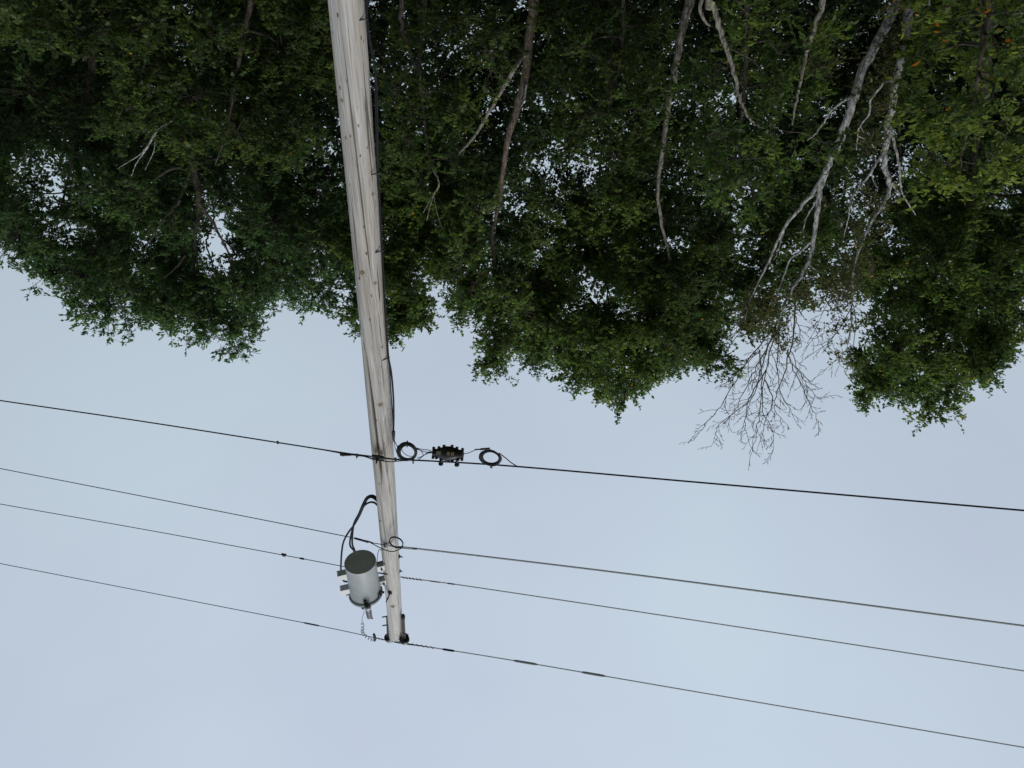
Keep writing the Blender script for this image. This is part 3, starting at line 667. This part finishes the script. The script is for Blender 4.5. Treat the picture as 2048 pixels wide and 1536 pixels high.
GREEN = [(.026, .054, .016), (.112, .168, .036), (.26, .22, .03)]
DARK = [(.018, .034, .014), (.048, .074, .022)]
YELL = [(.036, .068, .016), (.155, .205, .040), (.48, .18, .03)]
OLIVE = [(.027, .056, .017), (.108, .168, .040), (.32, .20, .05)]
SHADED_GREEN = [(.021, .044, .014), (.086, .128, .030), (.22, .18, .03)]  # understory greens darkened to stand in for shade under the crowns
OAK = [(.026, .056, .022), (.100, .168, .050)]
SPARSE = [(.05, .065, .022), (.14, .14, .045), (.40, .19, .05)]
ntri = [0]; DENS = 2.15
def crown_tree(name, label, Y, lobes, trunk, pal, dens=1.0, ll=.086, lw=.056, tl=.33, K=6, Mn=12, seed=0, bark='bark',
               tr_r=.11, group=None, back=True, hexa=False, depth=1.3, whorl=0.0, limbs=True, px_trunk=None, cat='tree', spread=1.13, keep=None, twigs=True):
    """trunk: photograph points from low to high; lobes: (x, y, radius) in the photograph at distance Y, filled in depth"""
    R = np.random.default_rng(seed)
    tp = [P(x, y, Y + dy) for x, y, dy in trunk]
    g = tp[0] + (tp[0] - tp[1]) * .0; g = np.array([tp[0][0] - (tp[1] - tp[0])[0] / max(.3, (tp[1] - tp[0])[2]) * tp[0][2] * .5, tp[0][1], -.1])
    tpath = smooth_path([g] + tp, 7); hh = np.linspace(0, 1, len(tpath)); rr = tr_r * (1 - .80 * hh ** 1.1) * (1 + .35 * np.exp(-hh * 18))
    tpath[1:-1] += R.normal(size=(len(tpath) - 2, 3)) * [.008, .008, 0]
    root = empty(name, (g[0], g[1], 0), label, cat, group)
    MB().tube(tpath, rr, 10).build('trunk', M[bark], root)
    LC, LR = [], []
    for x, y, r in lobes:
        c = P(x, y, Y); sc = np.linalg.norm(c - CAMP) / math.hypot(F, math.hypot(x - 1024, y - 768))
        r *= spread; LC.append(c + [0, R.uniform(-.5, .5) * depth, 0]); LR.append(r * sc)
        if back:
            c2 = P(x + R.uniform(-14, 14), y + R.uniform(-26, 4), Y + depth * R.uniform(.9, 1.5)); LC.append(c2); LR.append(r * sc * R.uniform(.8, 1.0))
    LC, LR = np.array(LC), np.array(LR)
    # limbs to every lobe
    nodes = list(tpath[len(tpath) // 3:]); nrad = list(rr[len(tpath) // 3:])
    order = np.argsort(np.linalg.norm(LC - tpath[len(tpath) * 2 // 3], axis=1)); tA, tB, t0, t1 = [], [], [], []
    for i in order:
        c = LC[i]; nd = np.array(nodes); dv = c - nd; dist = np.linalg.norm(dv, axis=1)
        j = int(np.argmin(dist + np.where(dv[:, 2] < .05 * dist, 1.2 * dist, 0))); a = nd[j]; L_ = dist[j]
        mid = [a + (c - a) * t + R.normal(size=3) * L_ * .06 + np.array([0, 0, -.06 * L_ * math.sin(math.pi * t)]) for t in (.3, .62)]
        pth = smooth_path([a] + mid + [c], 4); r0 = min(nrad[j] * .72, .02 + .016 * L_); rads = np.linspace(r0, .009, len(pth))
        if limbs: MB().tube(pth, rads, 6).build('limb', M[bark], root)
        for k in range(3, len(pth), 2): nodes.append(pth[k]); nrad.append(rads[k])
    # clusters
    C_, O_ = [], []
    for c, r in zip(LC, LR):
        n = max(3, int(DENS * dens * 15 * (r / .65) ** 2.1)); d = unit(R.normal(size=(n, 3))); q = R.uniform(size=(n, 1)) ** .42
        pos = c + d * q * r * [1, 1.15, .92]; C_.append(pos); O_.append(unit(d + [0, 0, .25]))
        md = c + (pos - c) * .5 + R.normal(size=(n, 3)) * r * .10
        tA += [np.repeat(c[None], n, 0), md]; tB += [md, pos]; t0 += [np.full(n, .010), np.full(n, .007)]; t1 += [np.full(n, .007), np.full(n, .004)]
    C_, O_ = np.concatenate(C_), np.concatenate(O_)
    if keep is not None: 
        kk = keep(C_, R); C_, O_ = C_[kk], O_[kk]
    V, Q, cols, tv, tq = leaf_cloud(C_, O_, K, Mn, tl, ll, lw, pal, R, hexa=hexa, whorl=whorl)
    bv, bq = prisms(np.concatenate(tA), np.concatenate(tB), np.concatenate(t0), np.concatenate(t1), 4)
    mesh_np('crown', V, Q, M['leaf'], root, cols, 'stuff')
    if twigs: mesh_np('twigs', np.concatenate([bv, tv]), np.concatenate([bq, tq + len(bv)]), M[bark], root, None, 'stuff')
    ntri[0] += len(Q) * 2 + (len(bq) + len(tq)) * 2 * twigs
    return root, V, cols, C_

# --- front row, photograph left to right
oakA = crown_tree('oak_tree', 'broad dark oak with pointed leaves left of the pole in the photo', 15.5,
    [(480, 632, 52), (405, 620, 58), (325, 612, 60), (560, 585, 50), (640, 552, 46), (245, 585, 58), (165, 555, 48), (95, 525, 42), (40, 462, 50),
     (690, 545, 36), (205, 500, 56), (560, 505, 52), (645, 468, 52), (500, 560, 50), (300, 535, 42), (370, 575, 40), (130, 455, 40), (250, 440, 45), (320, 430, 42),
     (560, 420, 60), (630, 385, 58), (520, 350, 60), (380, 360, 55), (260, 360, 58), (180, 380, 36), (-60, 420, 70), (-40, 330, 40), (440, 400, 34), (360, 440, 36), (490, 470, 34), (350, 500, 30), (470, 530, 30), (420, 560, 34), (60, 400, 30)],
    [(300, -40, .3), (340, 130, .2), (365, 240, 0), (385, 330, 0), (398, 410, 0), (390, 470, .1), (388, 560, .2)], OAK, dens=.95, ll=.105, lw=.046, tl=.30, seed=21, tr_r=.15, whorl=.5, Mn=9, K=7)
crown_tree('oak_tree', 'shaded oak at the far left edge with sky showing through', 17.5,
    [(150, 250, 60), (60, 240, 70), (-20, 250, 70), (210, 310, 55), (20, 400, 34), (-40, 180, 80), (110, 170, 70), (190, 200, 60), (30, 130, 80), (150, 420, 30), (-110, 330, 80)],
    [(190, -40, .2), (182, 150, .1), (158, 225, 0), (150, 300, 0), (120, 420, 0)], OAK, dens=.9, ll=.105, lw=.05, seed=22, tr_r=.11, bark='bark_brown', whorl=.3, Mn=9)
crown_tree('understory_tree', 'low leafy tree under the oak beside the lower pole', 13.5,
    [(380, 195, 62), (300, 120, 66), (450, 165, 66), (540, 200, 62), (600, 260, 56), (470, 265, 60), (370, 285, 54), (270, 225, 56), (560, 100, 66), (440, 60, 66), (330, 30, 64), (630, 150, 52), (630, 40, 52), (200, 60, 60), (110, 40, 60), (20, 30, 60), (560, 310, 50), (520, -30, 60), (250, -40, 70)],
    [(500, -60, 0), (490, 60, 0), (470, 160, 0), (455, 260, 0), (430, 330, 0)], SHADED_GREEN, dens=.75, seed=23, tr_r=.06)
crown_tree('leafy_tree', 'small rounded crown directly behind the pole, deep green', 15.0,
    [(806, 628, 46), (842, 625, 36), (785, 640, 34), (812, 560, 54), (765, 505, 56), (842, 500, 46), (800, 435, 56), (722, 590, 34), (735, 628, 22), (700, 470, 44), (850, 400, 50), (740, 400, 50), (870, 330, 50), (770, 330, 50), (722, 648, 14), (875, 560, 26), (885, 500, 34)],
    [(850, -40, 1.2), (835, 150, 1.2), (822, 300, 1.1), (815, 430, 1.0), (812, 600, .8)], GREEN, seed=24, dens=.95, tr_r=.07)
bent = crown_tree('leafy_tree', 'tall tree with bent brown trunk and open crown right of the pole', 14.3,
    [(1000, 685, 42), (1058, 692, 44), (972, 625, 50), (1042, 625, 54), (925, 622, 30), (950, 552, 44), (1100, 660, 40), (1022, 560, 44), (1088, 595, 54), (905, 568, 26), (930, 475, 44), (1125, 505, 50), (1060, 470, 40), (900, 430, 40), (985, 705, 28), (1082, 718, 32), (1122, 735, 24)],
    [(1070, -30, 0), (1062, 50, 0), (1050, 150, 0), (1033, 222, 0), (1017, 272, 0), (1007, 330, 0), (1000, 400, 0), (985, 480, 0), (1000, 600, .1)], OLIVE, seed=25, tr_r=.10, bark='bark_brown', dens=.92)
crown_tree('leafy_tree', 'tree with the tallest central crown between pole and bare tree', 14.0,
    [(1245, 772, 36), (1205, 755, 42), (1272, 728, 40), (1178, 700, 46), (1250, 678, 48), (1200, 625, 54), (1150, 748, 30), (1290, 625, 54), (1180, 545, 54), (1280, 545, 54), (1250, 455, 52), (1165, 445, 50), (1140, 660, 36), (1240, 380, 48)],
    [(1225, -30, 1.2), (1222, 120, 1.2), (1216, 250, 1.1), (1200, 330, 1.0), (1205, 480, .9), (1220, 640, .7)], GREEN, seed=26, dens=.9, tr_r=.06)
crown_tree('leafy_tree', 'tree with mottled trunk and crown just left of the bare twigs', 14.0,
    [(1392, 688, 42), (1335, 722, 30), (1432, 640, 42), (1372, 625, 52), (1440, 562, 48), (1352, 545, 52), (1422, 485, 52), (1340, 450, 50), (1330, 660, 40), (1378, 712, 28), (1490, 585, 36), (1535, 545, 38), (1595, 555, 36), (1640, 530, 36), (1480, 640, 26), (1560, 480, 46), (1620, 470, 40), (1660, 580, 22), (1520, 612, 34), (1600, 602, 30), (1400, 715, 32), (1345, 738, 28), (1432, 690, 32), (1300, 742, 26)],
    [(1384, -30, -.6), (1378, 10, -.6), (1360, 80, -.6), (1346, 160, -.6), (1334, 230, -.6), (1325, 300, -.6), (1316, 400, -.5), (1340, 520, -.2), (1365, 620, 0)], OLIVE, seed=27, tr_r=.085, bark='mottled', dens=.95)
crown_tree('leafy_tree', 'large green crown at the right edge, tallest right of the bare tree', 13.2,
    [(1855, 795, 34), (1900, 770, 40), (1795, 752, 40), (1930, 708, 46), (1745, 735, 36), (1842, 705, 54), (1765, 668, 48), (1992, 672, 40), (1900, 630, 62), (1805, 600, 52), (2025, 605, 50), (1962, 560, 56), (1862, 515, 54), (1760, 530, 42), (2035, 490, 54), (1932, 440, 62), (1835, 425, 50), (2100, 560, 70), (2100, 420, 70), (1735, 765, 22), (2085, 660, 40), (1822, 790, 32), (1718, 758, 24), (1960, 738, 32), (2004, 690, 32)],
    [(1985, -40, 1.2), (1972, 150, 1.2), (1950, 300, 1.1), (1925, 450, 1.0), (1900, 600, .8), (1880, 710, .6)], GREEN, seed=28, tr_r=.10, dens=1.0)
# --- understory in front
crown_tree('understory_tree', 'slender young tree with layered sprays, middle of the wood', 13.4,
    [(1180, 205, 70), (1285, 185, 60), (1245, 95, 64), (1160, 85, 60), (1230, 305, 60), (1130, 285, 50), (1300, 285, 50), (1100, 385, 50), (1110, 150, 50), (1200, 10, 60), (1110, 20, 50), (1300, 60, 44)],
    [(1248, -40, 0), (1246, 60, 0), (1232, 160, 0), (1212, 235, 0), (1182, 330, 0)], SHADED_GREEN, seed=31, tr_r=.045, dens=.5)
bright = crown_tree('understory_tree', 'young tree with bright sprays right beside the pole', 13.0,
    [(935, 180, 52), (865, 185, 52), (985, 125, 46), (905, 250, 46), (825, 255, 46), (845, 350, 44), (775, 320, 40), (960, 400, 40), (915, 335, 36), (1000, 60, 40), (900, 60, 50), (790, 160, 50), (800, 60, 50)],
    [(800, -40, 0), (806, 60, 0), (838, 160, 0), (850, 250, 0), (860, 350, 0)], SHADED_GREEN, seed=32, tr_r=.045, dens=.45)
crown_tree('understory_tree', 'bushy young tree with broad leaves before the bare tree', 11.6,
    [(1455, 155, 50), (1402, 255, 50), (1462, 305, 58), (1425, 355, 50), (1385, 180, 40), (1525, 235, 42), (1500, 385, 50), (1565, 335, 50), (1555, 185, 46), (1592, 105, 46), (1480, 65, 44), (1645, 150, 40), (1625, 265, 42), (1650, 75, 34), (1540, 40, 50), (1450, -20, 50)],
    [(1500, -50, .2), (1495, 60, .2), (1490, 160, .1), (1480, 260, 0), (1478, 360, 0)], GREEN, seed=33, tr_r=.05, dens=.30, ll=.094, lw=.048, hexa=True)
shr, shV, shC, shP = crown_tree('roadside_shrub', 'nearest yellow-green shrub with a few orange leaves in the top right corner', 10.0,
    [(1965, 80, 62), (2015, 150, 58), (1905, 60, 52), (1935, 172, 48), (1855, 120, 40), (1985, 255, 48), (1885, 255, 44), (1825, 205, 34), (1845, 335, 46), (1935, 350, 46), (2022, 335, 40), (2050, 40, 60), (1960, -20, 60), (1850, 20, 40)],
    [(1975, -60, .2), (1970, 40, .1), (1960, 130, 0), (1940, 230, 0), (1920, 320, 0)], YELL, seed=34, tr_r=.05, dens=.30, ll=.098, lw=.05, hexa=True, cat='shrub')

# --- wood behind, one tree after another; its crowns stay below the front row's
SKX = [-200, 0, 60, 130, 210, 340, 500, 560, 690, 820, 880, 950, 1010, 1090, 1150, 1250, 1300, 1420, 1470, 1560, 1650, 1700, 1860, 1950, 2048, 2300]
SKY_ = [440, 470, 540, 600, 650, 690, 700, 650, 590, 660, 575, 640, 720, 730, 770, 800, 750, 710, 590, 560, 560, 640, 810, 760, 650, 650]
for k, (x, Y, lab) in enumerate(((60, 21, 'dark background tree behind the far left oak'), (420, 22.5, 'dark background tree filling the wood behind the broad oak'),
        (760, 21.5, 'dark background tree behind the middle of the pole'), (1130, 22, 'dark background tree behind the slender young tree'),
        (1480, 21.5, 'dark background tree behind the bushy young tree'), (1800, 22.5, 'dark background tree behind the two pale trunks'), (2080, 21, 'dark background tree behind the roadside shrub'))):
    lob = []
    R_ = np.random.default_rng(60 + k)
    for yy in np.arange(-150, 640, 64):
        for xx in np.arange(-190, 191, 72):
            lx, ly, lr = x + xx + R_.uniform(-25, 25), yy + R_.uniform(-22, 22), R_.uniform(46, 64)
            if ly + lr * 1.15 < np.interp(lx, SKX, SKY_) - 34 and R_.uniform() < .88: lob.append((lx, ly, lr))
    for hx, hy, hr in ((1045, 345, 22), (100, 340, 30), (420, 478, 26), (1080, 505, 4), (80, 60, 10), (900, 95, 8)):
        lob = [l for l in lob if math.hypot(l[0] - hx, l[1] - hy) > hr + l[2] * .55]
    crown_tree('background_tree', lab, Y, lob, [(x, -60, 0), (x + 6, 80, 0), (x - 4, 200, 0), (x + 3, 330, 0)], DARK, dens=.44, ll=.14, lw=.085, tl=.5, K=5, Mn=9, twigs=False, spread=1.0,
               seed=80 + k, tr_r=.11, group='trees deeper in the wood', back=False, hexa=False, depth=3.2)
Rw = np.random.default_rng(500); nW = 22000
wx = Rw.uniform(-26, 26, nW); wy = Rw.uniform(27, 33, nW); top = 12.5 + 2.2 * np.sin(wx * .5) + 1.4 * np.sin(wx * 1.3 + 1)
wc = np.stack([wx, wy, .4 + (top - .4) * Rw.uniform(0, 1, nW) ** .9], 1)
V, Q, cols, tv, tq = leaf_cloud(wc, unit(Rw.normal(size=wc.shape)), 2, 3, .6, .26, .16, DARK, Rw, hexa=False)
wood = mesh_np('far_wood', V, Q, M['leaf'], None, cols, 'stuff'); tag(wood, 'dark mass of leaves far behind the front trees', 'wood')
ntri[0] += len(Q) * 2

# ------------------------------------------------------------------ bare and half-bare trees
def limb_px(pts, Y, r0, r1, m, parent, name='branch', jit=.0, sides=8, seed=0):
    R = np.random.default_rng(seed); p = smooth_path([P(x, y, Y + (q[0] if q else 0)) for x, y, *q in pts], 6)
    p[1:-1] += R.normal(size=(len(p) - 2, 3)) * jit
    return MB().tube(p, np.linspace(r0, r1, len(p)), sides).build(name, M[m], parent), p
def twig_fan(starts, R, segs, rad, depth, out, spread=.5):
    """recursive bare twigs: out collects (path, radii)"""
    for p, d, L_, r in starts:
        n = max(3, int(L_ / .14)); pts = [p]; dd = unit(d)
        for k in range(n):
            dd = unit(dd + R.normal(size=3) * .13 + [0, 0, .03]); pts.append(pts[-1] + dd * L_ / n)
        out.append((np.array(pts), np.linspace(r, max(.003, r * .4), n + 1)))
        if depth > 0:
            kids = []
            for k in range(1, n + 1):
                if R.uniform() < .80:
                    base_d = unit(pts[k] - pts[k - 1]); s = unit(np.cross(base_d, R.normal(size=3)))
                    kids.append((pts[k], base_d + s * R.uniform(.45, .95), L_ * R.uniform(.28, .52) * (1 - .45 * k / n), max(.0034, r * (1 - .5 * k / n) * .55)))
            twig_fan(kids, R, segs, rad, depth - 1, out)
    return out

YD = 12.6
tA = empty('bare_tree', (P(1815, -60, YD)[0], YD, 0), 'leafless pale grey tree with fine twigs spread against the sky', 'tree')
gA = P(1815, -60, YD); gA[2] = 0; gA[0] -= .5
ptsA = [(1812, -40), (1783, 25), (1755, 82), (1722, 150), (1700, 220), (1672, 298), (1655, 335), (1642, 380), (1631, 450), (1623, 500), (1615, 528), (1592, 568), (1570, 610), (1552, 652)]
pA = smooth_path([gA] + [P(x, y, YD) for x, y in ptsA], 6); wA = np.interp(np.linspace(0, 1, len(pA)), [0, .1, .3, .45, .55, .7, .85, 1], [.085, .077, .070, .058, .047, .038, .029, .018])
RA = np.random.default_rng(5); pA[3:-3] += RA.normal(size=(len(pA) - 6, 3)) * .012
MB().tube(pA, wA, 12).build('trunk', M['dead'], tA)
limb_px([(1655, 335), (1636, 370), (1605, 410), (1572, 450), (1552, 490), (1530, 540), (1505, 590), (1490, 640)], YD, .045, .008, 'dead', tA, jit=.008, seed=1)
limb_px([(1702, 193), (1682, 205), (1662, 222), (1646, 246), (1630, 268), (1614, 281)], YD - .1, .024, .009, 'dead', tA, jit=.005, seed=2)
limb_px([(1640, 388), (1625, 415), (1610, 440), (1606, 462), (1592, 466)], YD, .018, .006, 'dead', tA, jit=.005, seed=3)
limb_px([(1625, 480), (1605, 500), (1580, 520), (1565, 560), (1550, 600)], YD, .026, .008, 'dead', tA, jit=.006, seed=4)
limb_px([(1614, 525), (1625, 535), (1638, 545)], YD, .022, .012, 'dead', tA, seed=5)
limb_px([(1572, 450), (1556, 500), (1548, 520)], YD, .016, .006, 'dead', tA, jit=.005, seed=6)
limb_px([(1592, 568), (1590, 610), (1588, 650), (1584, 690), (1576, 715)], YD + .1, .022, .012, 'deadtwig', tA, jit=.005, seed=7)
mains = [((1552, 652), (1500, 715), (1455, 790), (1420, 838), (1386, 882)), ((1545, 665), (1525, 730), (1500, 800), (1440, 848), (1424, 892)), ((1552, 655), (1532, 740), (1520, 820), (1512, 870), (1500, 920)),
         ((1548, 670), (1520, 720), (1500, 760), (1470, 820), (1444, 850)), ((1520, 700), (1524, 770), (1528, 830), (1545, 860), (1548, 905)), ((1576, 700), (1588, 740), (1610, 790), (1630, 830), (1640, 862)),
         ((1576, 710), (1568, 750), (1552, 790), (1550, 820), (1580, 858)), ((1580, 700), (1602, 750), (1622, 780), (1636, 800)), ((1520, 700), (1485, 725), (1468, 730)), ((1512, 705), (1475, 745), (1458, 760)),
         ((1532, 740), (1498, 800), (1490, 850), (1500, 890)), ((1500, 590), (1480, 640), (1470, 672)), ((1590, 630), (1600, 660), (1602, 690)), ((1530, 760), (1545, 800), (1530, 850), (1520, 885)), ((1560, 650), (1556, 720), (1560, 780), (1590, 840))]
outs = []
for k, m_ in enumerate(mains):
    R = np.random.default_rng(200 + k); yo = R.uniform(-.7, .7); n_m = len(m_)
    p = smooth_path([P(x, y, YD + yo * i / (n_m - 1)) for i, (x, y) in enumerate(m_)], 5); p[1:] += R.normal(size=(len(p) - 1, 3)) * .012
    L_ = np.sum(np.linalg.norm(np.diff(p, axis=0), axis=1)); r = np.linspace(.0145 if L_ > 1.4 else .009, .0042, len(p)); MB().tube(p, r, 5).build('branch', M['deadtwig'], tA)
    st2 = []
    for i in range(2, len(p)):
        if R.uniform() < .9:
            bd = unit(p[i] - p[i - 1]); s = unit(np.cross(bd, R.normal(size=3) * [1, 1.6, 1])); st2.append((p[i], bd + s * R.uniform(.5, 1.0), R.uniform(.22, .62) * (1 - .35 * i / len(p)), .0058))
    twig_fan(st2, R, 0, 0, 2, outs)
tw = MB()
for p, r in outs: tw.tube(p, np.maximum(r, .0040), 4, False)
tag(tw.build('twigs', M['deadtwig'], tA), kind='stuff')

YG = 12.2
tG = empty('half_bare_tree', (P(1840, -60, YG)[0], YG, 0), 'forked pale trunk right of the bare tree, with sparse browning leaves', 'tree')
gG = P(1836, -60, YG); gG[2] = 0; gG[0] -= .2
pG = smooth_path([gG] + [P(x, y, YG) for x, y in [(1832, -40), (1825, 0), (1811, 60), (1796, 140), (1781, 220), (1771, 298), (1768, 330), (1779, 368), (1772, 400), (1748, 436), (1724, 485), (1708, 540), (1704, 610), (1700, 680)]], 6)
pG[3:-3] += RA.normal(size=(len(pG) - 6, 3)) * .01
MB().tube(pG, np.interp(np.linspace(0, 1, len(pG)), [0, .15, .4, .55, .7, 1], [.085, .072, .054, .04, .027, .009]), 12).build('trunk', M['dead'], tG)
limb_px([(1788, 160), (1768, 165), (1752, 185), (1741, 200), (1738, 228), (1720, 252), (1715, 275), (1713, 300)], YG - .15, .022, .009, 'dead', tG, jit=.004, seed=11)
limb_px([(1720, 252), (1728, 265)], YG - .15, .010, .007, 'dead', tG, seed=12); limb_px([(1716, 272), (1729, 278)], YG - .15, .008, .005, 'dead', tG, seed=13)
limb_px([(1780, 252), (1792, 300), (1800, 345), (1803, 382), (1815, 405), (1831, 430)], YG + .1, .024, .008, 'dead', tG, jit=.005, seed=14)
limb_px([(1767, 303), (1748, 335), (1730, 362), (1704, 395), (1698, 430), (1688, 475)], YG - .1, .022, .007, 'dead', tG, jit=.006, seed=15)
limb_px([(1742, 342), (1748, 365), (1756, 377)], YG - .1, .010, .006, 'dead', tG, seed=16)
limb_px([(1784, 365), (1800, 390)], YG, .028, .014, 'dead', tG, seed=17)
limb_px([(1704, 610), (1690, 640), (1668, 672), (1640, 690), (1622, 692)], YG, .010, .004, 'deadtwig', tG, jit=.006, seed=18)
limb_px([(1704, 600), (1712, 650), (1700, 720), (1690, 750)], YG, .010, .004, 'deadtwig', tG, jit=.006, seed=19)
limb_px([(1724, 485), (1745, 520), (1745, 565)], YG, .012, .005, 'deadtwig', tG, jit=.006, seed=20)
sb = MB(); q = P(1846, 12, YG - .2)       # stub of a broken limb beside the trunk
sb.tube([P(1852, -30, YG - .15), P(1848, 0, YG - .18), q, P(1842, 24, YG - .2)], [.085, .088, .086, .080], 9); sb.build('broken_limb', M['dead'], tG, ang=30)
outs = []; R = np.random.default_rng(77); st2 = []
for x, y, dx, dy in ((1704, 610, -30, 40), (1690, 640, -40, 20), (1668, 672, -30, 30), (1700, 660, -10, 50), (1702, 690, -20, 40), (1660, 600, -30, 40), (1675, 570, -40, 30), (1640, 660, -20, 20), (1690, 620, -40, 5), (1700, 720, 5, 30)):
    a = P(x, y, YG); st2.append((a, P(x + dx, y + dy, YG + R.uniform(-.2, .2)) - a, R.uniform(.5, .9), .007))
twig_fan(st2, R, 0, 0, 2, outs); tw = MB()
for p, r in outs: tw.tube(p, np.maximum(r, .0040), 4, False)
tag(tw.build('twigs', M['deadtwig'], tG), kind='stuff')
def sparse_leaves(parent, lobes, Y, n_each, seed, Mn=5, K=3):
    R = np.random.default_rng(seed); C_ = []
    for x, y, r, n in lobes:
        c = P(x, y, Y); sc = np.linalg.norm(c - CAMP) / F; C_.append(c + unit(R.normal(size=(n, 3))) * R.uniform(size=(n, 1)) ** .5 * r * sc)
    C_ = np.concatenate(C_); V, Q, cols, tv, tq = leaf_cloud(C_, unit(R.normal(size=C_.shape) + [0, 0, .4]), K, Mn, .28, .07, .034, SPARSE, R, droop=.5)
    mesh_np('crown', V, Q, M['leaf'], parent, cols, 'stuff'); mesh_np('leaf_twigs', tv, tq, M['deadtwig'], parent, None, 'stuff')
sparse_leaves(tG, [(1700, 560, 50, 26), (1690, 620, 40, 16), (1660, 680, 40, 9), (1720, 470, 50, 22), (1740, 400, 50, 18), (1770, 200, 50, 22), (1790, 110, 40, 22), (1800, 40, 40, 16), (1670, 560, 50, 30), (1650, 590, 40, 14), (1690, 720, 30, 8), (1760, 280, 40, 14)], YG, 0, 91)
sparse_leaves(tA, [(1520, 600, 40, 18), (1600, 590, 36, 18), (1540, 620, 40, 20), (1500, 640, 34, 12), (1570, 660, 32, 16), (1520, 660, 30, 8), (1560, 690, 22, 6), (1640, 120, 40, 12)], YD, 0, 92)

# separate dead limbs and saplings inside the wood
def sapling(name, label, pts, Y, r0, r1, m, sides=8, twigs=0, seed=0):
    a = P(pts[0][0], pts[0][1], Y); t = empty(name, (a[0], Y, 0), label, 'tree'); g_ = a.copy(); g_[2] = 0
    p = smooth_path([g_] + [P(x, y, Y) for x, y in pts], 6); R = np.random.default_rng(seed); p[2:-1] += R.normal(size=(len(p) - 3, 3)) * .008
    MB().tube(p, np.interp(np.linspace(0, 1, len(p)), [0, .25, 1], [r0 * 1.3, r0, r1]), sides).build('trunk', M[m], t)
    return t
t1 = bent[0]
limb_px([(1054, 105, .6), (1040, 118, .2), (1028, 138), (1008, 172), (985, 212), (962, 252), (940, 282), (918, 306)], 13.0, .05, .02, 'lichen', t1, jit=.006, seed=61)
limb_px([(925, 298), (917, 312)], 13.0, .012, .006, 'lichen', t1); limb_px([(930, 292), (926, 312)], 13.0, .010, .005, 'lichen', t1)
limb_px([(1053, 168), (1050, 190), (1045, 208), (1036, 220)], 14.2, .022, .010, 'dead', t1)
t2 = sapling('dead_tree', 'thin yellowish lichened stem curving right before the bushy young tree', [(1420, -30), (1426, 5), (1440, 58), (1452, 95), (1464, 132), (1475, 175), (1484, 208), (1500, 238), (1520, 254), (1540, 252), (1558, 255)], 10.9, .036, .007, 'lichen', seed=2)
limb_px([(1412, -20), (1400, 15), (1410, 42), (1421, 52)], 10.9, .030, .012, 'lichen', t2); limb_px([(1462, 98), (1490, 112), (1510, 125), (1528, 150)], 10.9, .010, .004, 'deadtwig', t2)
limb_px([(1475, 190), (1462, 206), (1445, 212)], 10.9, .008, .004, 'dead', t2)
t3 = sapling('dead_tree', 'straight lichened stem between the bushy tree and the bare trunk', [(1652, -30), (1645, 5), (1632, 45), (1622, 78), (1612, 108), (1602, 160), (1594, 200), (1584, 250)], 11.4, .04, .014, 'lichen', seed=3)
t4 = bright[0]
limb_px([(856, 310, .4), (868, 340, .1), (878, 368), (866, 392), (860, 412), (853, 442)], 12.5, .022, .007, 'lichen', t4, jit=.004, seed=62)
limb_px([(866, 392), (854, 412), (846, 426)], 12.5, .010, .004, 'lichen', t4); limb_px([(868, 395), (874, 425), (884, 458)], 12.5, .006, .003, 'lichen', t4)
t5 = oakA[0]
limb_px([(362, 232, 1.5), (335, 245, .6), (312, 262), (298, 290), (278, 318), (262, 352)], 14.0, .03, .005, 'dead', t5, jit=.006, seed=63)
limb_px([(303, 278), (285, 305), (255, 325), (238, 335)], 14.0, .010, .003, 'dead', t5); limb_px([(310, 262), (308, 300), (290, 340)], 14.0, .009, .003, 'dead', t5)
for k, pts in enumerate((((398, 405), (425, 445), (445, 480), (462, 525), (472, 585)), ((385, 335), (362, 390), (345, 440), (332, 520)), ((392, 370), (440, 385), (495, 420), (540, 475)),
                         ((445, 480), (470, 500), (500, 540)), ((390, 470), (372, 510), (366, 560)), ((360, 400), (320, 450), (290, 500)), ((495, 420), (505, 470), (520, 520)), ((425, 445), (412, 490), (430, 540), (432, 590)), ((372, 510), (340, 545), (320, 560)))):
    limb_px(pts, 15.5 + .25 * ((k * 7) % 5 - 2), .042 if k < 3 else .024, .010, 'bark', t5, name='limb', jit=.014, seed=70 + k)

# the leaves of the nearest shrub that can be picked out one by one
lm = bpy.data.meshes.new('leaf')
lv = [(0, 0, 0), (.026, .018, .006), (.062, .020, .004), (.098, 0, -.012), (.062, -.020, .004), (.026, -.018, .006)]
lm.from_pydata(lv, [], [(0, 1, 2, 3), (0, 3, 4, 5)])
variants = []
for k, c in enumerate(((.075, .105, .022), (.105, .135, .028), (.055, .085, .02), (.13, .14, .03), (.40, .16, .025))):
    me = lm.copy(); a_ = me.color_attributes.new('leafcol', 'BYTE_COLOR', 'POINT'); a_.data.foreach_set('color', np.tile(np.array([*c, 1], np.float32), 6)); me.materials.append(M['leaf']); variants.append(me)
R = np.random.default_rng(404)
front = shP[np.argsort(shP[:, 1])[:int(len(shP) * .45)]]
inv = Matrix.Translation(shr.location).inverted()
for k in range(260):
    c = front[R.integers(len(front))] + R.normal(size=3) * [.20, .12, .20] + [0, -.08, 0]
    d = c - CAMP; dep = d[1] * CT + d[2] * ST; xx = 1024 - F * d[0] / dep; yy = 768 + F * (d[2] * CT - d[1] * ST) / dep
    orange = min(math.hypot(xx - 1888, yy - 55), math.hypot(xx - 1876, yy - 95), math.hypot(xx - 1832, yy - 140)) < 13
    o = bpy.data.objects.new('leaf', variants[4 if orange and R.uniform() < .7 else int(R.integers(4))]); COL.objects.link(o)
    o.parent = shr; o.matrix_parent_inverse = inv
    s = R.uniform(.8, 1.25)
    o.location = c; o.rotation_euler = (R.normal() * .45, R.uniform(-.1, .8), R.uniform(0, 6.28)); o.scale = (s, s, s)
